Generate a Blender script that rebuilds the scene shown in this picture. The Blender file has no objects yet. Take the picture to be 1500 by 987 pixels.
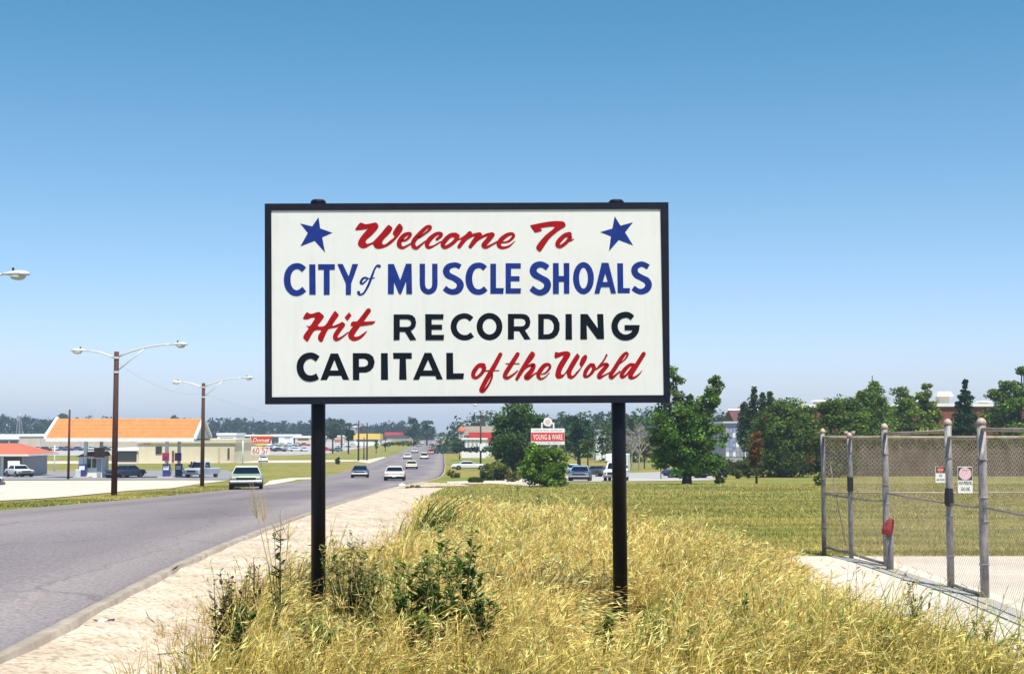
import bpy, math, random
import numpy as np
from mathutils import Vector, Matrix
from mathutils.geometry import tessellate_polygon

R = math.radians
S = bpy.context.scene
COL = S.collection
random.seed(7)
RNG = np.random.default_rng(7)

# ------------------------------------------------------------------ camera
W0, H0 = 1500.0, 987.0
F = 50.0 / 36.0 * 1500
EYE = 1.77
HORIZON = 630.0
PITCH = math.atan((HORIZON - H0 / 2) / F)
cam_d = bpy.data.cameras.new('camera')
cam_d.lens = 50; cam_d.sensor_width = 36
cam_d.clip_start = 0.1; cam_d.clip_end = 20000
cam = bpy.data.objects.new('camera', cam_d)
COL.objects.link(cam)
cam.location = (0, 0, EYE)
cam.rotation_euler = (math.pi / 2 + PITCH, 0, 0)
S.camera = cam
CP, SP = math.cos(PITCH), math.sin(PITCH)

# ------------------------------------------------------------------ light
SUN_DIR = Vector((0.17, -0.40, 1.0)).normalized()       # towards the sun
sun_el = math.asin(SUN_DIR.z)
sun_az = math.atan2(SUN_DIR.x, SUN_DIR.y)
w = bpy.data.worlds.new('World'); S.world = w; w.use_nodes = True
nt = w.node_tree
bg = nt.nodes['Background']
sky = nt.nodes.new('ShaderNodeTexSky')
sky.sky_type = 'NISHITA'; sky.sun_disc = False
sky.sun_elevation = sun_el
sky.sun_rotation = sun_az
sky.altitude = 150; sky.air_density = 1.0; sky.dust_density = 0.6; sky.ozone_density = 1.6
tcw = nt.nodes.new('ShaderNodeTexCoord'); spw = nt.nodes.new('ShaderNodeSeparateXYZ'); rpw = nt.nodes.new('ShaderNodeValToRGB')
nt.links.new(tcw.outputs['Generated'], spw.inputs[0]); nt.links.new(spw.outputs['Z'], rpw.inputs[0])
ew = rpw.color_ramp.elements                              # hue of old colour film: lavender low down, clear blue higher up
ew[0].position = 0.0; ew[0].color = (1.0, 1.04, 1.5, 1); ew[1].position = .42; ew[1].color = (.25, .86, 1.02, 1)
for p_, c_ in ((.05, (1.04, 1.12, 1.46, 1)), (.15, (.80, 1.05, 1.22, 1)), (.28, (.48, .96, 1.08, 1))):
    q_ = ew.new(p_); q_.color = c_
mxw = nt.nodes.new('ShaderNodeMixRGB'); mxw.blend_type = 'MULTIPLY'; mxw.inputs[0].default_value = 1
nt.links.new(sky.outputs[0], mxw.inputs[1]); nt.links.new(rpw.outputs[0], mxw.inputs[2])
nt.links.new(mxw.outputs[0], bg.inputs['Color'])
bg.inputs['Strength'].default_value = 0.085
sl = bpy.data.lights.new('sun', 'SUN'); sl.energy = 5.0; sl.angle = R(0.5); sl.color = (1.0, 0.955, 0.88)
so = bpy.data.objects.new('sun', sl); COL.objects.link(so)
so.rotation_euler = SUN_DIR.to_track_quat('Z', 'Y').to_euler()
S.view_settings.view_transform = 'Standard'
S.view_settings.look = 'None'
S.view_settings.gamma = 1.0
S.view_settings.exposure = 0.52
S.cycles.max_bounces = 6
S.cycles.volume_bounces = 0
S.cycles.transparent_max_bounces = 8


# ------------------------------------------------------------------ ground shape and pixel rays
PZ = [(-60, .0), (14, 0), (22, -.04), (32, -.22), (48, -.72), (62, -1.2), (79, -1.62), (105, -2.25), (141, -3.15),
      (190, -4.05), (264, -4.85), (400, -5.2), (700, -5.0), (1100, -4.0), (4000, -4.0)]
_px = np.array([a for a, b in PZ], float); _pz = np.array([b for a, b in PZ], float)


def _pchip(x):
    x = np.asarray(x, float)
    h = np.diff(_px); d = np.diff(_pz) / h
    m = np.zeros_like(_px)
    for i in range(1, len(_px) - 1):
        m[i] = 0 if d[i - 1] * d[i] <= 0 else (h[i - 1] + h[i]) / (h[i - 1] / d[i - 1] + h[i] / d[i])
    k = np.clip(np.searchsorted(_px, x, side='right') - 1, 0, len(h) - 1)
    t = np.clip((x - _px[k]) / h[k], 0, 1)
    return ((2 * t**3 - 3 * t**2 + 1) * _pz[k] + (t**3 - 2 * t**2 + t) * h[k] * m[k]
            + (-2 * t**3 + 3 * t**2) * _pz[k + 1] + (t**3 - t**2) * h[k] * m[k + 1])


_tabx = np.linspace(-60, 4000, 40601); _tabz = _pchip(_tabx)


def hz(y):
    return float(np.interp(y, _tabx, _tabz))


def ray(px, py):
    u, v = (px - W0 / 2), (H0 / 2 - py)
    return Vector((u, F * CP - v * SP, F * SP + v * CP))


def at(px, py, Y):
    d = ray(px, py); t = Y / d.y
    return Vector((d.x * t, Y, EYE + d.z * t))


def hit(px, py):
    """the point of the ground seen at a place of the photograph"""
    d = ray(px, py); d = d / d.y
    lo, hi = 4.0, 3800.0
    y = lo
    while y < hi and EYE + d.z * y > hz(y):
        y *= 1.02
    a, b = y / 1.02, y
    for _ in range(30):
        m = (a + b) / 2
        if EYE + d.z * m > hz(m): a = m
        else: b = m
    return Vector((d.x * b, b, hz(b)))


def ppm(Y):
    return F / Y            # photo pixels per metre at depth Y


# ------------------------------------------------------------------ tagging and mesh helpers
def tag(o, label=None, cat=None, group=None, kind=None):
    if label: o['label'] = label
    if cat: o['category'] = cat
    if group: o['group'] = group
    if kind: o['kind'] = kind
    return o


def empty(name, loc=(0, 0, 0), rz=0.0, label=None, cat=None, group=None):
    o = bpy.data.objects.new(name, None)
    COL.objects.link(o); o.location = loc; o.rotation_euler = (0, 0, rz)
    o.empty_display_size = 0.2
    return tag(o, label, cat, group)


class MB:
    def __init__(s):
        s.v = []; s.f = []

    def add(s, vs, fs):
        n = len(s.v); s.v += [tuple(p) for p in vs]; s.f += [tuple(i + n for i in f) for f in fs]
        return s

    def box(s, x0, x1, y0, y1, z0, z1):
        return s.add([(x0, y0, z0), (x1, y0, z0), (x1, y1, z0), (x0, y1, z0), (x0, y0, z1), (x1, y0, z1), (x1, y1, z1), (x0, y1, z1)],
                     [(0, 3, 2, 1), (4, 5, 6, 7), (0, 1, 5, 4), (1, 2, 6, 5), (2, 3, 7, 6), (3, 0, 4, 7)])

    def bbox(s, x0, x1, y0, y1, z0, z1, b):
        """box with its vertical and top edges chamfered by b"""
        def ring(i, z):
            return [(x0 + i + b, y0 + i, z), (x1 - i - b, y0 + i, z), (x1 - i, y0 + i + b, z), (x1 - i, y1 - i - b, z),
                    (x1 - i - b, y1 - i, z), (x0 + i + b, y1 - i, z), (x0 + i, y1 - i - b, z), (x0 + i, y0 + i + b, z)]
        return s.loft([ring(b * .7, z0), ring(0, z0 + b), ring(0, z1 - b), ring(b * .7, z1)])

    def loft(s, rings, cap=True, closed=True):
        n = len(rings[0]); vs = [p for r in rings for p in r]; fs = []
        m = n if closed else n - 1
        for i in range(len(rings) - 1):
            for j in range(m):
                a, b = i * n + j, i * n + (j + 1) % n
                fs.append((a, b, b + n, a + n))
        if cap:
            fs.append(tuple(range(n))[::-1]); fs.append(tuple(range((len(rings) - 1) * n, len(rings) * n)))
        return s.add(vs, fs)

    def tube(s, pts, rad, n=8, cap=True):
        pts = [Vector(p) for p in pts]
        if not isinstance(rad, (list, tuple)): rad = [rad] * len(pts)
        rings = []; up = None
        for i, p in enumerate(pts):
            d = (pts[min(i + 1, len(pts) - 1)] - pts[max(i - 1, 0)]).normalized()
            if up is None:
                up = Vector((0, 0, 1)) if abs(d.z) < .9 else Vector((0, 1, 0))
            a = d.cross(up).normalized(); b = a.cross(d).normalized(); up = b
            rings.append([p + (a * math.cos(2 * math.pi * k / n) + b * math.sin(2 * math.pi * k / n)) * rad[i] for k in range(n)])
        return s.loft(rings, cap)

    def prism(s, poly, y0, y1):
        """poly in x,z extruded along y"""
        n = len(poly)
        return s.loft([[(x, y0, z) for x, z in poly], [(x, y1, z) for x, z in poly]])

    def build(s, name, mat, parent=None, smooth=False):
        me = bpy.data.meshes.new(name)
        me.from_pydata(s.v, [], s.f); me.update()
        if mat: me.materials.append(mat)
        if smooth: me.shade_smooth()
        o = bpy.data.objects.new(name, me); COL.objects.link(o)
        if parent: o.parent = parent
        return o


def np_mesh(name, V, Fq, mat, parent=None, col=None, smooth=False):
    """fast mesh from numpy: V (n,3), Fq (m,k) with constant k"""
    me = bpy.data.meshes.new(name)
    m, k = Fq.shape
    me.vertices.add(len(V)); me.vertices.foreach_set('co', np.ascontiguousarray(V, np.float32).ravel())
    me.loops.add(m * k); me.loops.foreach_set('vertex_index', np.ascontiguousarray(Fq, np.int32).ravel())
    me.polygons.add(m); me.polygons.foreach_set('loop_start', np.arange(0, m * k, k, dtype=np.int32))
    me.update(calc_edges=True)
    if col is not None:
        a = me.color_attributes.new('tint', 'FLOAT_COLOR', 'POINT')
        c = np.ones((len(V), 4), np.float32); c[:, :3] = col
        a.data.foreach_set('color', c.ravel())
    if mat: me.materials.append(mat)
    if smooth: me.shade_smooth()
    o = bpy.data.objects.new(name, me); COL.objects.link(o)
    if parent: o.parent = parent
    return o


def copy_tree(o, parent=None):
    c = o.copy(); COL.objects.link(c)
    if parent: c.parent = parent
    for ch in list(o.children): copy_tree(ch, c)
    return c


# ------------------------------------------------------------------ materials
def rgb(c):
    return (c[0], c[1], c[2], 1)


def mat(name, color, rough=.6, metal=0., spec=.5, var=.0, scale=4., bump=0., bscale=30., color2=None, coat=0., coords='Object', stretch=None, detail=4.):
    m = bpy.data.materials.new(name); m.use_nodes = True
    n = m.node_tree; L = n.links; b = n.nodes['Principled BSDF']
    b.inputs['Base Color'].default_value = rgb(color)
    b.inputs['Roughness'].default_value = rough; b.inputs['Metallic'].default_value = metal
    b.inputs['Specular IOR Level'].default_value = spec; b.inputs['Coat Weight'].default_value = coat
    b.inputs['Coat Roughness'].default_value = .06
    tc = n.nodes.new('ShaderNodeTexCoord'); mp = n.nodes.new('ShaderNodeMapping')
    L.new(tc.outputs[coords], mp.inputs[0])
    if stretch: mp.inputs['Scale'].default_value = stretch
    if color2 is None and var > 0:
        color2 = tuple(max(0, x * (1 - var)) for x in color); c1 = tuple(min(1, x * (1 + var)) for x in color)
    else:
        c1 = color
    if color2 is not None:
        t = n.nodes.new('ShaderNodeTexNoise'); t.inputs['Scale'].default_value = scale; t.inputs['Detail'].default_value = detail
        t.inputs['Roughness'].default_value = .65
        L.new(mp.outputs[0], t.inputs[0])
        r = n.nodes.new('ShaderNodeValToRGB'); r.color_ramp.elements[0].position = .34; r.color_ramp.elements[1].position = .66
        r.color_ramp.elements[0].color = rgb(color2); r.color_ramp.elements[1].color = rgb(c1)
        L.new(t.outputs['Fac'], r.inputs[0]); L.new(r.outputs[0], b.inputs['Base Color'])
    if bump > 0:
        t2 = n.nodes.new('ShaderNodeTexNoise'); t2.inputs['Scale'].default_value = bscale; t2.inputs['Detail'].default_value = 5
        L.new(mp.outputs[0], t2.inputs[0])
        bm = n.nodes.new('ShaderNodeBump'); bm.inputs['Strength'].default_value = 1; bm.inputs['Distance'].default_value = bump
        L.new(t2.outputs['Fac'], bm.inputs['Height']); L.new(bm.outputs[0], b.inputs['Normal'])
    return m


def tint_mat(name, rough=.6, trans=.35):
    """leaf and blade material, colour of each leaf from its 'tint' attribute, light passing through"""
    m = bpy.data.materials.new(name); m.use_nodes = True
    n = m.node_tree; L = n.links; b = n.nodes['Principled BSDF']; out = n.nodes['Material Output']
    a = n.nodes.new('ShaderNodeAttribute'); a.attribute_name = 'tint'
    L.new(a.outputs['Color'], b.inputs['Base Color'])
    b.inputs['Roughness'].default_value = rough; b.inputs['Specular IOR Level'].default_value = .06
    tr = n.nodes.new('ShaderNodeBsdfTranslucent'); L.new(a.outputs['Color'], tr.inputs['Color'])
    mx = n.nodes.new('ShaderNodeMixShader'); mx.inputs[0].default_value = trans
    L.new(b.outputs[0], mx.inputs[1]); L.new(tr.outputs[0], mx.inputs[2]); L.new(mx.outputs[0], out.inputs['Surface'])
    return m


M = {}
M['white_board'] = mat('white_board_paint', (.73, .715, .67), .6, spec=.2, var=.02, scale=1.5, bump=.0015, bscale=6)
_b = M['white_board'].node_tree
_t = _b.nodes.new('ShaderNodeTexNoise'); _t.inputs['Scale'].default_value = 2.2; _t.inputs['Detail'].default_value = 8; _t.inputs['Roughness'].default_value = .7
_m = _b.nodes.new('ShaderNodeMapping'); _m.inputs['Scale'].default_value = (5, 1, .45); _c = _b.nodes.new('ShaderNodeTexCoord')
_r = _b.nodes.new('ShaderNodeValToRGB'); _r.color_ramp.elements[0].position = .30; _r.color_ramp.elements[0].color = (.94, .93, .90, 1); _r.color_ramp.elements[1].position = .50; _r.color_ramp.elements[1].color = (1, 1, 1, 1)
_x = _b.nodes.new('ShaderNodeMixRGB'); _x.blend_type = 'MULTIPLY'; _x.inputs[0].default_value = 1; _p = _b.nodes['Principled BSDF']
_b.links.new(_c.outputs['Object'], _m.inputs[0]); _b.links.new(_m.outputs[0], _t.inputs[0]); _b.links.new(_t.outputs['Fac'], _r.inputs[0])
_b.links.new(_p.inputs['Base Color'].links[0].from_socket, _x.inputs[1]); _b.links.new(_r.outputs[0], _x.inputs[2]); _b.links.new(_x.outputs[0], _p.inputs['Base Color'])
M['red_paint'] = mat('red_sign_paint', (.34, .008, .012), .6, spec=.1, var=.12, scale=9)
M['blue_paint'] = mat('blue_sign_paint', (.012, .032, .20), .6, spec=.15, var=.18, scale=9)
M['black_paint'] = mat('black_sign_paint', (.005, .008, .014), .6, spec=.12, var=.1, scale=9)
M['frame'] = mat('dark_frame_wood', (.006, .009, .022), .6, spec=.25, color2=(.003, .004, .009), scale=5, bump=.002, bscale=12, stretch=(1, 1, 1))
M['post'] = mat('dark_steel_post', (.003, .006, .018), .45, spec=.22, color2=(.005, .004, .005), scale=6, bump=.001, bscale=20)
M['pole_wood'] = mat('creosote_pole_wood', (.085, .032, .022), .85, color2=(.04, .018, .014), scale=3, stretch=(6, 6, .5), bump=.01, bscale=8)
M['lamp_grey'] = mat('painted_lamp_metal', (.62, .62, .60), .4, metal=.2, var=.06)
M['lens'] = mat('lamp_lens', (.55, .55, .52), .2, spec=.7)
M['dark'] = mat('dark_fitting', (.02, .02, .022), .6)
M['galv'] = mat('galvanised_pipe', (.40, .36, .33), .7, metal=.1, color2=(.13, .12, .15), scale=9, bump=.006, bscale=30, stretch=(2, 2, .6), detail=8)
M['rust_rail'] = mat('weathered_rail_pipe', (.42, .34, .28), .6, metal=.15, color2=(.26, .20, .16), scale=9, bump=.002, bscale=25)
M['wire'] = mat('galvanised_wire', (.44, .36, .27), .6, metal=.1, color2=(.20, .145, .10), scale=4)
M['cap'] = mat('weathered_post_cap', (.42, .31, .26), .6, var=.2, scale=20)
M['tyre'] = mat('tyre_rubber', (.015, .015, .016), .85)
M['chrome'] = mat('chrome', (.26, .26, .28), .28, metal=.95)
M['glass'] = mat('car_glass', (.004, .008, .02), .08, spec=.4)
M['black_trim'] = mat('black_trim', (.01, .01, .012), .6)
M['taillight'] = mat('taillight_red', (.30, .012, .01), .25)
M['headlight'] = mat('headlight_glass', (.12, .12, .13), .12, spec=.8)
M['white'] = mat('white_wall_paint', (.78, .77, .73), .6, var=.05, scale=.6)
M['cream'] = mat('cream_block_wall', (.62, .54, .38), .75, var=.06, scale=.4, bump=.01, bscale=3)
M['tan'] = mat('tan_wall', (.50, .42, .32), .75, var=.07, scale=.4)
M['grey_wall'] = mat('grey_wall', (.34, .33, .36), .75, var=.08, scale=.5)
M['brick'] = mat('red_brick', (.25, .075, .042), .85, color2=(.17, .05, .03), scale=1.5, bump=.02, bscale=8)
M['brownwall'] = mat('brown_masonry', (.10, .070, .038), .85, color2=(.045, .032, .018), scale=6.0, bump=.05, bscale=5)
M['dkroof'] = mat('dark_red_roof', (.12, .045, .04), .8, var=.2, scale=.8)
M['orange'] = mat('orange_roof_tile', (.68, .26, .095), .85, spec=.1, color2=(.58, .21, .08), scale=2.5, bump=.03, bscale=2, stretch=(1, .3, .3))
M['redroof'] = mat('red_tile_roof', (.45, .12, .06), .75, color2=(.50, .12, .07), scale=2)
M['bright_red'] = mat('bright_red_panel', (.60, .03, .03), .55, var=.08)
M['yellow'] = mat('yellow_panel', (.82, .55, .08), .55, var=.06)
M['window'] = mat('dark_window', (.02, .025, .035), .1, spec=.8)
M['bluepanel'] = mat('blue_panel', (.10, .13, .34), .5, color2=(.42, .44, .55), scale=2.2)
M['concrete'] = mat('pale_concrete', (.60, .52, .43), .85, color2=(.47, .40, .33), scale=.6, bump=.01, bscale=8, detail=8)
M['lotgrey'] = mat('worn_asphalt_lot', (.26, .245, .25), .9, color2=(.19, .18, .19), scale=.25, detail=8)
M['lotpale'] = mat('pale_parking_lot', (.42, .39, .36), .9, color2=(.32, .30, .29), scale=.08, detail=8)
M['leaf'] = tint_mat('leaf', .7, .35)
M['blade'] = tint_mat('dry_blade', .7, .3)
M['bark'] = mat('bark', (.07, .05, .04), .9, var=.3, scale=3, bump=.03, bscale=6)
M['skin'] = mat('skin', (.40, .20, .12), .6)
M['cloth'] = mat('dark_cloth', (.02, .02, .04), .9)
M['straw'] = mat('straw_stem', (.42, .30, .12), .8)

# ------------------------------------------------------------------ road edges on the ground, from the photograph
def edge(pix):
    p = [hit(*q) for q in pix]
    return np.array([q.y for q in p]), np.array([q.x for q in p])


ry, rx = edge([(0, 975), (60, 942), (120, 909), (175, 880), (235, 847), (300, 816), (370, 788), (450, 758), (530, 729), (575, 715),
               (608, 706), (640, 702), (651, 692), (652, 680), (651, 670), (650, 660), (649, 652), (647.5, 644)])
ly, lx = edge([(0, 748), (60, 743), (167, 733), (230, 727), (330, 718), (400, 710), (475, 697), (545, 678), (590, 660), (612, 650), (626, 643)])


def _smooth_edge(y, x):
    yy = np.concatenate([[-40], np.geomspace(6, 900, 90), [3600]])
    xx = np.interp(yy, y, x)
    # beyond the last pixels the road keeps its heading
    far = yy > y.max(); k = (x[-1] - x[-3]) / (y[-1] - y[-3])
    xx[far] = x[-1] + k * (yy[far] - y.max())
    near = yy < y.min(); k0 = (x[1] - x[0]) / (y[1] - y[0]) * .3
    xx[near] = x[0] + k0 * (yy[near] - y.min())
    s = xx.copy()
    for _ in range(5):
        t = s.copy(); t[1:-1] = (s[:-2] + 2 * s[1:-1] + s[2:]) / 4; t[0], t[-1], t[-2], t[1] = s[0], s[-1], s[-2], s[1]; s = t
    return yy, s


RY, RX = _smooth_edge(ry, rx)
LY, LX = _smooth_edge(ly, lx)
Rr = lambda y: float(np.interp(y, RY, RX))
Lr = lambda y: float(np.interp(y, LY, LX))
sy, sx = edge([(318, 985), (345, 918), (395, 868), (460, 856), (520, 850), (575, 832), (600, 800), (616, 765), (622, 742), (630, 724), (655, 713)])


def Sr(y):
    """inner edge of the gravel shoulder"""
    r = Rr(y) + float(np.interp(y, [92, 106], [.55, .10]))
    if y < sy.min(): return float(sx[0])
    if y > 93: return r
    s = float(np.interp(y, sy, sx))
    if y > sy.max():
        t = min(1, (y - sy.max()) / (93 - sy.max())); s = s * (1 - t) + r * t
    return max(s, r)


STAT = [-38, -20, -8, 0]
y_ = 2.0
while y_ < 3500:
    STAT.append(y_); y_ += max(.6, y_ * .035)
STAT.append(3500)


def strip(name, cols, material, kind='structure', uv=False, smooth=True):
    """cols(y) -> list of (x, z) across at station y"""
    rings = [[(x, y, z) for x, z in cols(y)] for y in STAT]
    n = len(rings[0]); V = np.array([p for r in rings for p in r]); Fq = []
    for i in range(len(rings) - 1):
        for j in range(n - 1):
            a = i * n + j; Fq.append((a, a + 1, a + 1 + n, a + n))
    o = np_mesh(name, V, np.array(Fq), material, smooth=smooth)
    if uv:
        u = o.data.uv_layers.new(name='across')
        li = np.array(Fq).ravel()
        uvs = np.stack([(li % n) / (n - 1), V[li, 1] * .01], 1).astype(np.float32)
        u.data.foreach_set('uv', uvs.ravel())
    return tag(o, kind=kind)


# --- asphalt
def road_mat():
    m = bpy.data.materials.new('asphalt'); m.use_nodes = True
    n = m.node_tree; L = n.links; b = n.nodes['Principled BSDF']
    geo = n.nodes.new('ShaderNodeTexCoord'); uv = n.nodes.new('ShaderNodeUVMap'); uv.uv_map = 'across'
    sep = n.nodes.new('ShaderNodeSeparateXYZ'); L.new(uv.outputs[0], sep.inputs[0])
    big = n.nodes.new('ShaderNodeTexNoise'); big.inputs['Scale'].default_value = .25; big.inputs['Detail'].default_value = 6
    mp = n.nodes.new('ShaderNodeMapping'); mp.inputs['Scale'].default_value = (1, .25, 1)
    L.new(geo.outputs['Object'], mp.inputs[0]); L.new(mp.outputs[0], big.inputs[0])
    fine = n.nodes.new('ShaderNodeTexNoise'); fine.inputs['Scale'].default_value = 22; fine.inputs['Detail'].default_value = 3
    L.new(geo.outputs['Object'], fine.inputs[0])
    rp = n.nodes.new('ShaderNodeValToRGB'); e = rp.color_ramp.elements
    e[0].position = .35; e[0].color = (.142, .120, .124, 1); e[1].position = .68; e[1].color = (.218, .188, .190, 1)
    L.new(big.outputs['Fac'], rp.inputs[0])
    # dust and tyre polish across the road
    ac = n.nodes.new('ShaderNodeValToRGB'); e = ac.color_ramp.elements
    e[0].position = 0; e[0].color = (.8, .8, .8, 1); e[1].position = 1; e[1].color = (1, 1, 1, 1)
    for p, v in ((.04, .35), (.12, .55), (.2, .1), (.34, .5), (.5, .15), (.6, .1), (.72, .0), (.82, .25), (.9, .85), (.955, .55), (.985, .1)):
        q = e.new(p); q.color = (v, v, v, 1)
    w2 = n.nodes.new('ShaderNodeMath'); w2.operation = 'MULTIPLY_ADD'; L.new(big.outputs['Fac'], w2.inputs[0]); w2.inputs[1].default_value = .08
    sub = n.nodes.new('ShaderNodeMath'); sub.operation = 'SUBTRACT'; L.new(sep.outputs[0], sub.inputs[0]); sub.inputs[1].default_value = .04
    L.new(sub.outputs[0], w2.inputs[2]); L.new(w2.outputs[0], ac.inputs[0])
    mx = n.nodes.new('ShaderNodeMixRGB'); mx.inputs[2].default_value = (.33, .28, .25, 1)
    sc = n.nodes.new('ShaderNodeMath'); sc.operation = 'MULTIPLY'; sc.inputs[1].default_value = .6; L.new(ac.outputs[0], sc.inputs[0])
    L.new(sc.outputs[0], mx.inputs[0]); L.new(rp.outputs[0], mx.inputs[1])
    sp = n.nodes.new('ShaderNodeMixRGB'); sp.blend_type = 'MULTIPLY'; sp.inputs[0].default_value = 1
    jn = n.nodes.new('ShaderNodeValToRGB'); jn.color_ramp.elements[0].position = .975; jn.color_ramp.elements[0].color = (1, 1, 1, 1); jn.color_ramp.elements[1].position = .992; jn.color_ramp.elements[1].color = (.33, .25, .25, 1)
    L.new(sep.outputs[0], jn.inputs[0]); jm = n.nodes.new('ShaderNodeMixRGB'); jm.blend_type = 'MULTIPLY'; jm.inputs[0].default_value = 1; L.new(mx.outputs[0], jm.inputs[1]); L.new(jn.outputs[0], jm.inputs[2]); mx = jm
    fr = n.nodes.new('ShaderNodeValToRGB'); fr.color_ramp.elements[0].position = .3; fr.color_ramp.elements[1].position = .7
    fr.color_ramp.elements[0].color = (.66, .66, .70, 1); fr.color_ramp.elements[1].color = (1.3, 1.27, 1.27, 1)
    L.new(fine.outputs['Fac'], fr.inputs[0]); L.new(mx.outputs[0], sp.inputs[1]); L.new(fr.outputs[0], sp.inputs[2])
    L.new(sp.outputs[0], b.inputs['Base Color'])
    wn_ = n.nodes.new('ShaderNodeTexNoise'); wn_.inputs['Scale'].default_value = 1.2; wn_.inputs['Detail'].default_value = 4; L.new(geo.outputs['Object'], wn_.inputs[0])
    ad = n.nodes.new('ShaderNodeVectorMath'); ad.operation = 'MULTIPLY_ADD'; ad.inputs[1].default_value = (.9, .9, 0); L.new(wn_.outputs['Color'], ad.inputs[0]); L.new(geo.outputs['Object'], ad.inputs[2])
    cm = n.nodes.new('ShaderNodeMapping'); cm.inputs['Scale'].default_value = (.30, .11, 0); L.new(ad.outputs[0], cm.inputs[0])
    vo = n.nodes.new('ShaderNodeTexVoronoi'); vo.feature = 'DISTANCE_TO_EDGE'; vo.inputs['Scale'].default_value = 1; L.new(cm.outputs[0], vo.inputs[0])
    cr_ = n.nodes.new('ShaderNodeValToRGB'); cr_.color_ramp.elements[0].position = .003; cr_.color_ramp.elements[0].color = (.55, .53, .55, 1); cr_.color_ramp.elements[1].position = .011; cr_.color_ramp.elements[1].color = (1, 1, 1, 1)
    L.new(vo.outputs['Distance'], cr_.inputs[0]); cx = n.nodes.new('ShaderNodeMixRGB'); cx.blend_type = 'MULTIPLY'; L.new(big.outputs['Fac'], cx.inputs[0]); L.new(sp.outputs[0], cx.inputs[1]); L.new(cr_.outputs[0], cx.inputs[2])
    L.new(cx.outputs[0], b.inputs['Base Color'])
    b.inputs['Roughness'].default_value = .85; b.inputs['Specular IOR Level'].default_value = .3
    bm = n.nodes.new('ShaderNodeBump'); bm.inputs['Distance'].default_value = .006
    L.new(fine.outputs['Fac'], bm.inputs['Height']); L.new(bm.outputs[0], b.inputs['Normal'])
    return m


def grass_ground_mat():
    m = bpy.data.materials.new('grass_ground'); m.use_nodes = True
    n = m.node_tree; L = n.links; b = n.nodes['Principled BSDF']
    tc = n.nodes.new('ShaderNodeTexCoord')

    def noise(scale, stretch=(1, 1, 1), det=5):
        mp = n.nodes.new('ShaderNodeMapping'); mp.inputs['Scale'].default_value = stretch
        t = n.nodes.new('ShaderNodeTexNoise'); t.inputs['Scale'].default_value = scale; t.inputs['Detail'].default_value = det
        t.inputs['Roughness'].default_value = .7
        L.new(tc.outputs['Object'], mp.inputs[0]); L.new(mp.outputs[0], t.inputs[0]); return t
    a = noise(.9, (.5, 1, 1)); c = noise(9.0); d = noise(.06, (1, .6, 1))
    r1 = n.nodes.new('ShaderNodeValToRGB'); e = r1.color_ramp.elements
    e[0].position = .3; e[0].color = (.12, .13, .030, 1); e[1].position = .7; e[1].color = (.36, .29, .105, 1)
    q = e.new(.5); q.color = (.215, .195, .055, 1)
    L.new(a.outputs['Fac'], r1.inputs[0])
    r2 = n.nodes.new('ShaderNodeValToRGB'); e = r2.color_ramp.elements
    e[0].position = .3; e[0].color = (.55, .6, .55, 1); e[1].position = .7; e[1].color = (1.4, 1.3, 1.25, 1)
    L.new(c.outputs['Fac'], r2.inputs[0])
    mu = n.nodes.new('ShaderNodeMixRGB'); mu.blend_type = 'MULTIPLY'; mu.inputs[0].default_value = 1
    L.new(r1.outputs[0], mu.inputs[1]); L.new(r2.outputs[0], mu.inputs[2])
    r3 = n.nodes.new('ShaderNodeValToRGB'); e = r3.color_ramp.elements
    e[0].position = .38; e[0].color = (.75, 1.0, .8, 1); e[1].position = .62; e[1].color = (1.25, 1.08, 1.05, 1)
    L.new(d.outputs['Fac'], r3.inputs[0])
    m3 = n.nodes.new('ShaderNodeMixRGB'); m3.blend_type = 'MULTIPLY'; m3.inputs[0].default_value = 1
    L.new(mu.outputs[0], m3.inputs[1]); L.new(r3.outputs[0], m3.inputs[2])
    L.new(m3.outputs[0], b.inputs['Base Color'])
    b.inputs['Roughness'].default_value = .95; b.inputs['Specular IOR Level'].default_value = .1
    bm = n.nodes.new('ShaderNodeBump'); bm.inputs['Distance'].default_value = .05
    L.new(c.outputs['Fac'], bm.inputs['Height']); L.new(bm.outputs[0], b.inputs['Normal'])
    return m


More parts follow.
